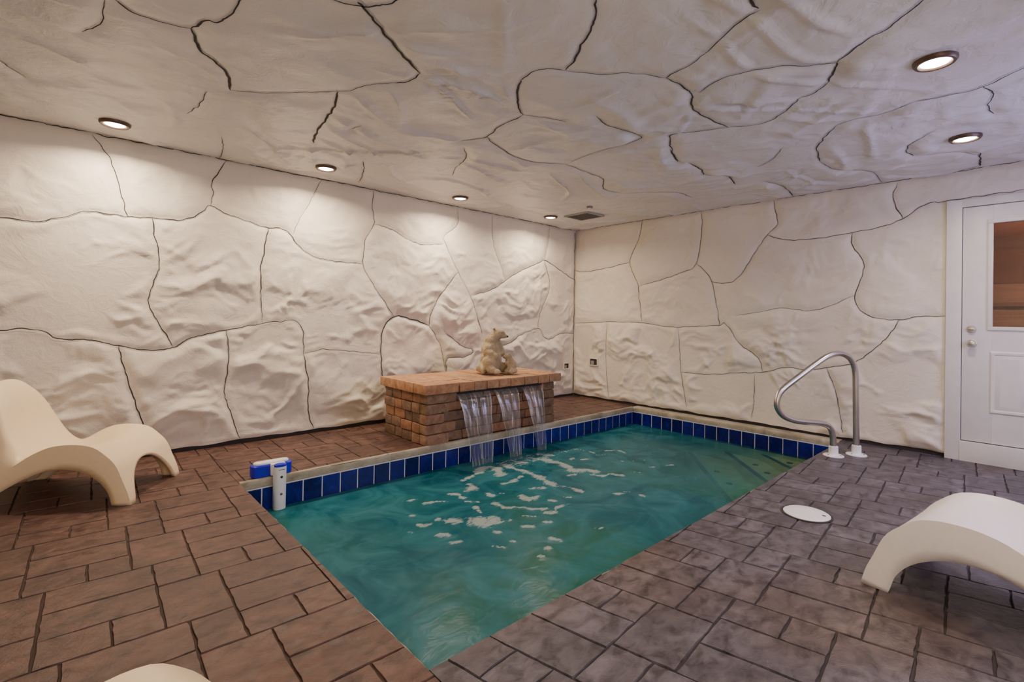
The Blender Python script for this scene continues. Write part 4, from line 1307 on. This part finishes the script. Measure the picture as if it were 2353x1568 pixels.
for i, (x, y) in enumerate(LP):
    if i >= 6: continue
    o = proto if i == 0 else copy_tree(proto)
    o.location = (x, y, H - .012)
    tag(o, LL[i], 'ceiling light', 'recessed ceiling lights')
for i, (x, y) in enumerate(LP):
    ld = bpy.data.lights.new('downlight', 'AREA'); ld.shape = 'DISK'; ld.size = .11
    ld.spread = math.radians(SPREAD); ld.energy = LIGHT_W[i]; ld.color = (1, .79, .60)
    lo = bpy.data.objects.new('downlight', ld); lo.location = (x, y, H - .045); link(lo)

# vent in the ceiling, sensor and hook
def slot_material(): return M['dark']
v = empty('ceiling_vent', (-.785, -.80, H - .016))
tag(v, 'dark rectangular vent opening in the ceiling near the far corner', 'vent')
bm = bmesh.new()
for a, b, c, e in ((-.165, .165, .165, .19), (-.165, .165, -.19, -.165), (-.165, -.15, -.165, .165), (.15, .165, -.165, .165)):
    box(bm, (a, c, -.006), (b, e, .012), .002)
bm_obj('frame', bm, simple('grey_vent_frame', (.34, .32, .30), .6), v)
bm = bmesh.new(); box(bm, (-.155, -.17, .0), (.155, .17, .012)); bm_obj('opening', bm, simple('vent_shadow', (.09, .085, .08), .8), v)
bm = bmesh.new()
for k in range(6):
    y = -.14 + k * .056
    vs = [bm.verts.new(p) for p in ((-.15, y, -.004), (.15, y, -.004), (.15, y + .03, .004), (-.15, y + .03, .004))]; bm.faces.new(vs)
bm_obj('louvre', bm, simple('grey_louvre', (.30, .29, .27), .6), v)
s = empty('ceiling_sprinkler', (-1.13, -1.16, H - .014))
tag(s, 'small round sprinkler plate on the ceiling beside the vent', 'sprinkler')
bm = bmesh.new(); lathe(bm, [(.034, .010), (.034, -.004), (.026, -.010), (.022, -.006)], 28, close_ends=False); bm_obj('plate', bm, simple('dark_plate', (.20, .18, .16), .5), s, sharp=40)
bm = bmesh.new(); lathe(bm, [(.022, -.004), (.018, -.016), (.008, -.020)], 24); bm_obj('cap', bm, M['white'], s, sharp=40)

# recessed sockets in the rock walls
def socket(loc, rz, w, h, label):
    t = empty('wall_socket', loc, rz)
    tag(t, label, 'socket')
    bm = bmesh.new(); f = .014
    for a, b, c, e in ((-w, w, h, h + f), (-w, w, -h - f, -h), (-w - f, -w, -h - f, h + f), (w, w + f, -h - f, h + f)):
        box(bm, (a, -.034, c), (b, .0, e), .003)
    bm_obj('surround', bm, M['wall'], t, sharp=40)
    bm = bmesh.new(); box(bm, (-w, -.022, -h), (w, -.004, h)); bm_obj('recess', bm, simple('socket_shadow', (.045, .035, .03), .8), t)
    bm = bmesh.new(); box(bm, (-w * .75, -.030, -h * .9), (w * .05, -.018, h * .35), .002); bm_obj('cover_flap', bm, simple('socket_plate', (.33, .29, .25), .5), t, sharp=40)
socket((-.200, -.004, .447), 0, .048, .034, 'small dark wall socket in the left wall by the far corner')
socket((-.004, -.392, .525), math.radians(-90), .060, .042, 'small dark wall socket in the right wall beside the far corner')

# ------------------------------------------------------------------ lights, world, camera
def area(name, loc, rot, sx, sy, e, col):
    ld = bpy.data.lights.new(name, 'AREA'); ld.shape = 'RECTANGLE'; ld.size = sx; ld.size_y = sy; ld.energy = e; ld.color = col
    o = bpy.data.objects.new(name, ld); o.location = loc; o.rotation_euler = [math.radians(a) for a in rot]; return link(o)
area('room_fill', (-5.2, Y0 + .15, 1.25), (90, 0, -6), 3.2, 1.6, FILL[0], (1.0, .86, .70))
area('violet_fill', (-1.6, Y0 + .1, 1.5), (78, 0, 8), 1.6, 1.2, FILL[1], (.52, .50, 1.0))  # added area light for the violet tint, its source unseen; no window built
ld = bpy.data.lights.new('hall_lamp', 'POINT'); ld.energy = 110; ld.color = (1, .78, .6); ld.shadow_soft_size = .06
lo = bpy.data.objects.new('hall_lamp', ld); lo.location = (1.9, -5.6, 2.0); link(lo)

wd = bpy.data.worlds.new('World'); SC.world = wd; wd.use_nodes = True
wd.node_tree.nodes['Background'].inputs[0].default_value = (.02, .02, .02, 1)

cam = bpy.data.cameras.new('camera'); co = bpy.data.objects.new('camera', cam); link(co)
cam.sensor_fit = 'HORIZONTAL'; cam.sensor_width = 36
cam.lens = 1127.3712 / 2353 * 36
cam.shift_y = -61.3 / 2353
R_, U_, B_, C_ = [Vector(a) for a in CAM]
mt = Matrix((R_, U_, B_)).transposed().to_4x4(); mt.translation = C_
co.matrix_world = mt
SC.camera = co
cam.clip_start = .02
SC.view_settings.view_transform = VT
SC.view_settings.look = 'None'
SC.view_settings.exposure = EXPO
SC.view_settings.gamma = GAM
cy = SC.cycles
cy.use_denoising = True
cy.use_adaptive_sampling = True; cy.adaptive_threshold = .10; cy.adaptive_min_samples = 16
cy.max_bounces = 6; cy.diffuse_bounces = 4; cy.glossy_bounces = 3; cy.transparent_max_bounces = 8; cy.transmission_bounces = 3
cy.sample_clamp_indirect = 4; cy.caustics_reflective = False; cy.caustics_refractive = False
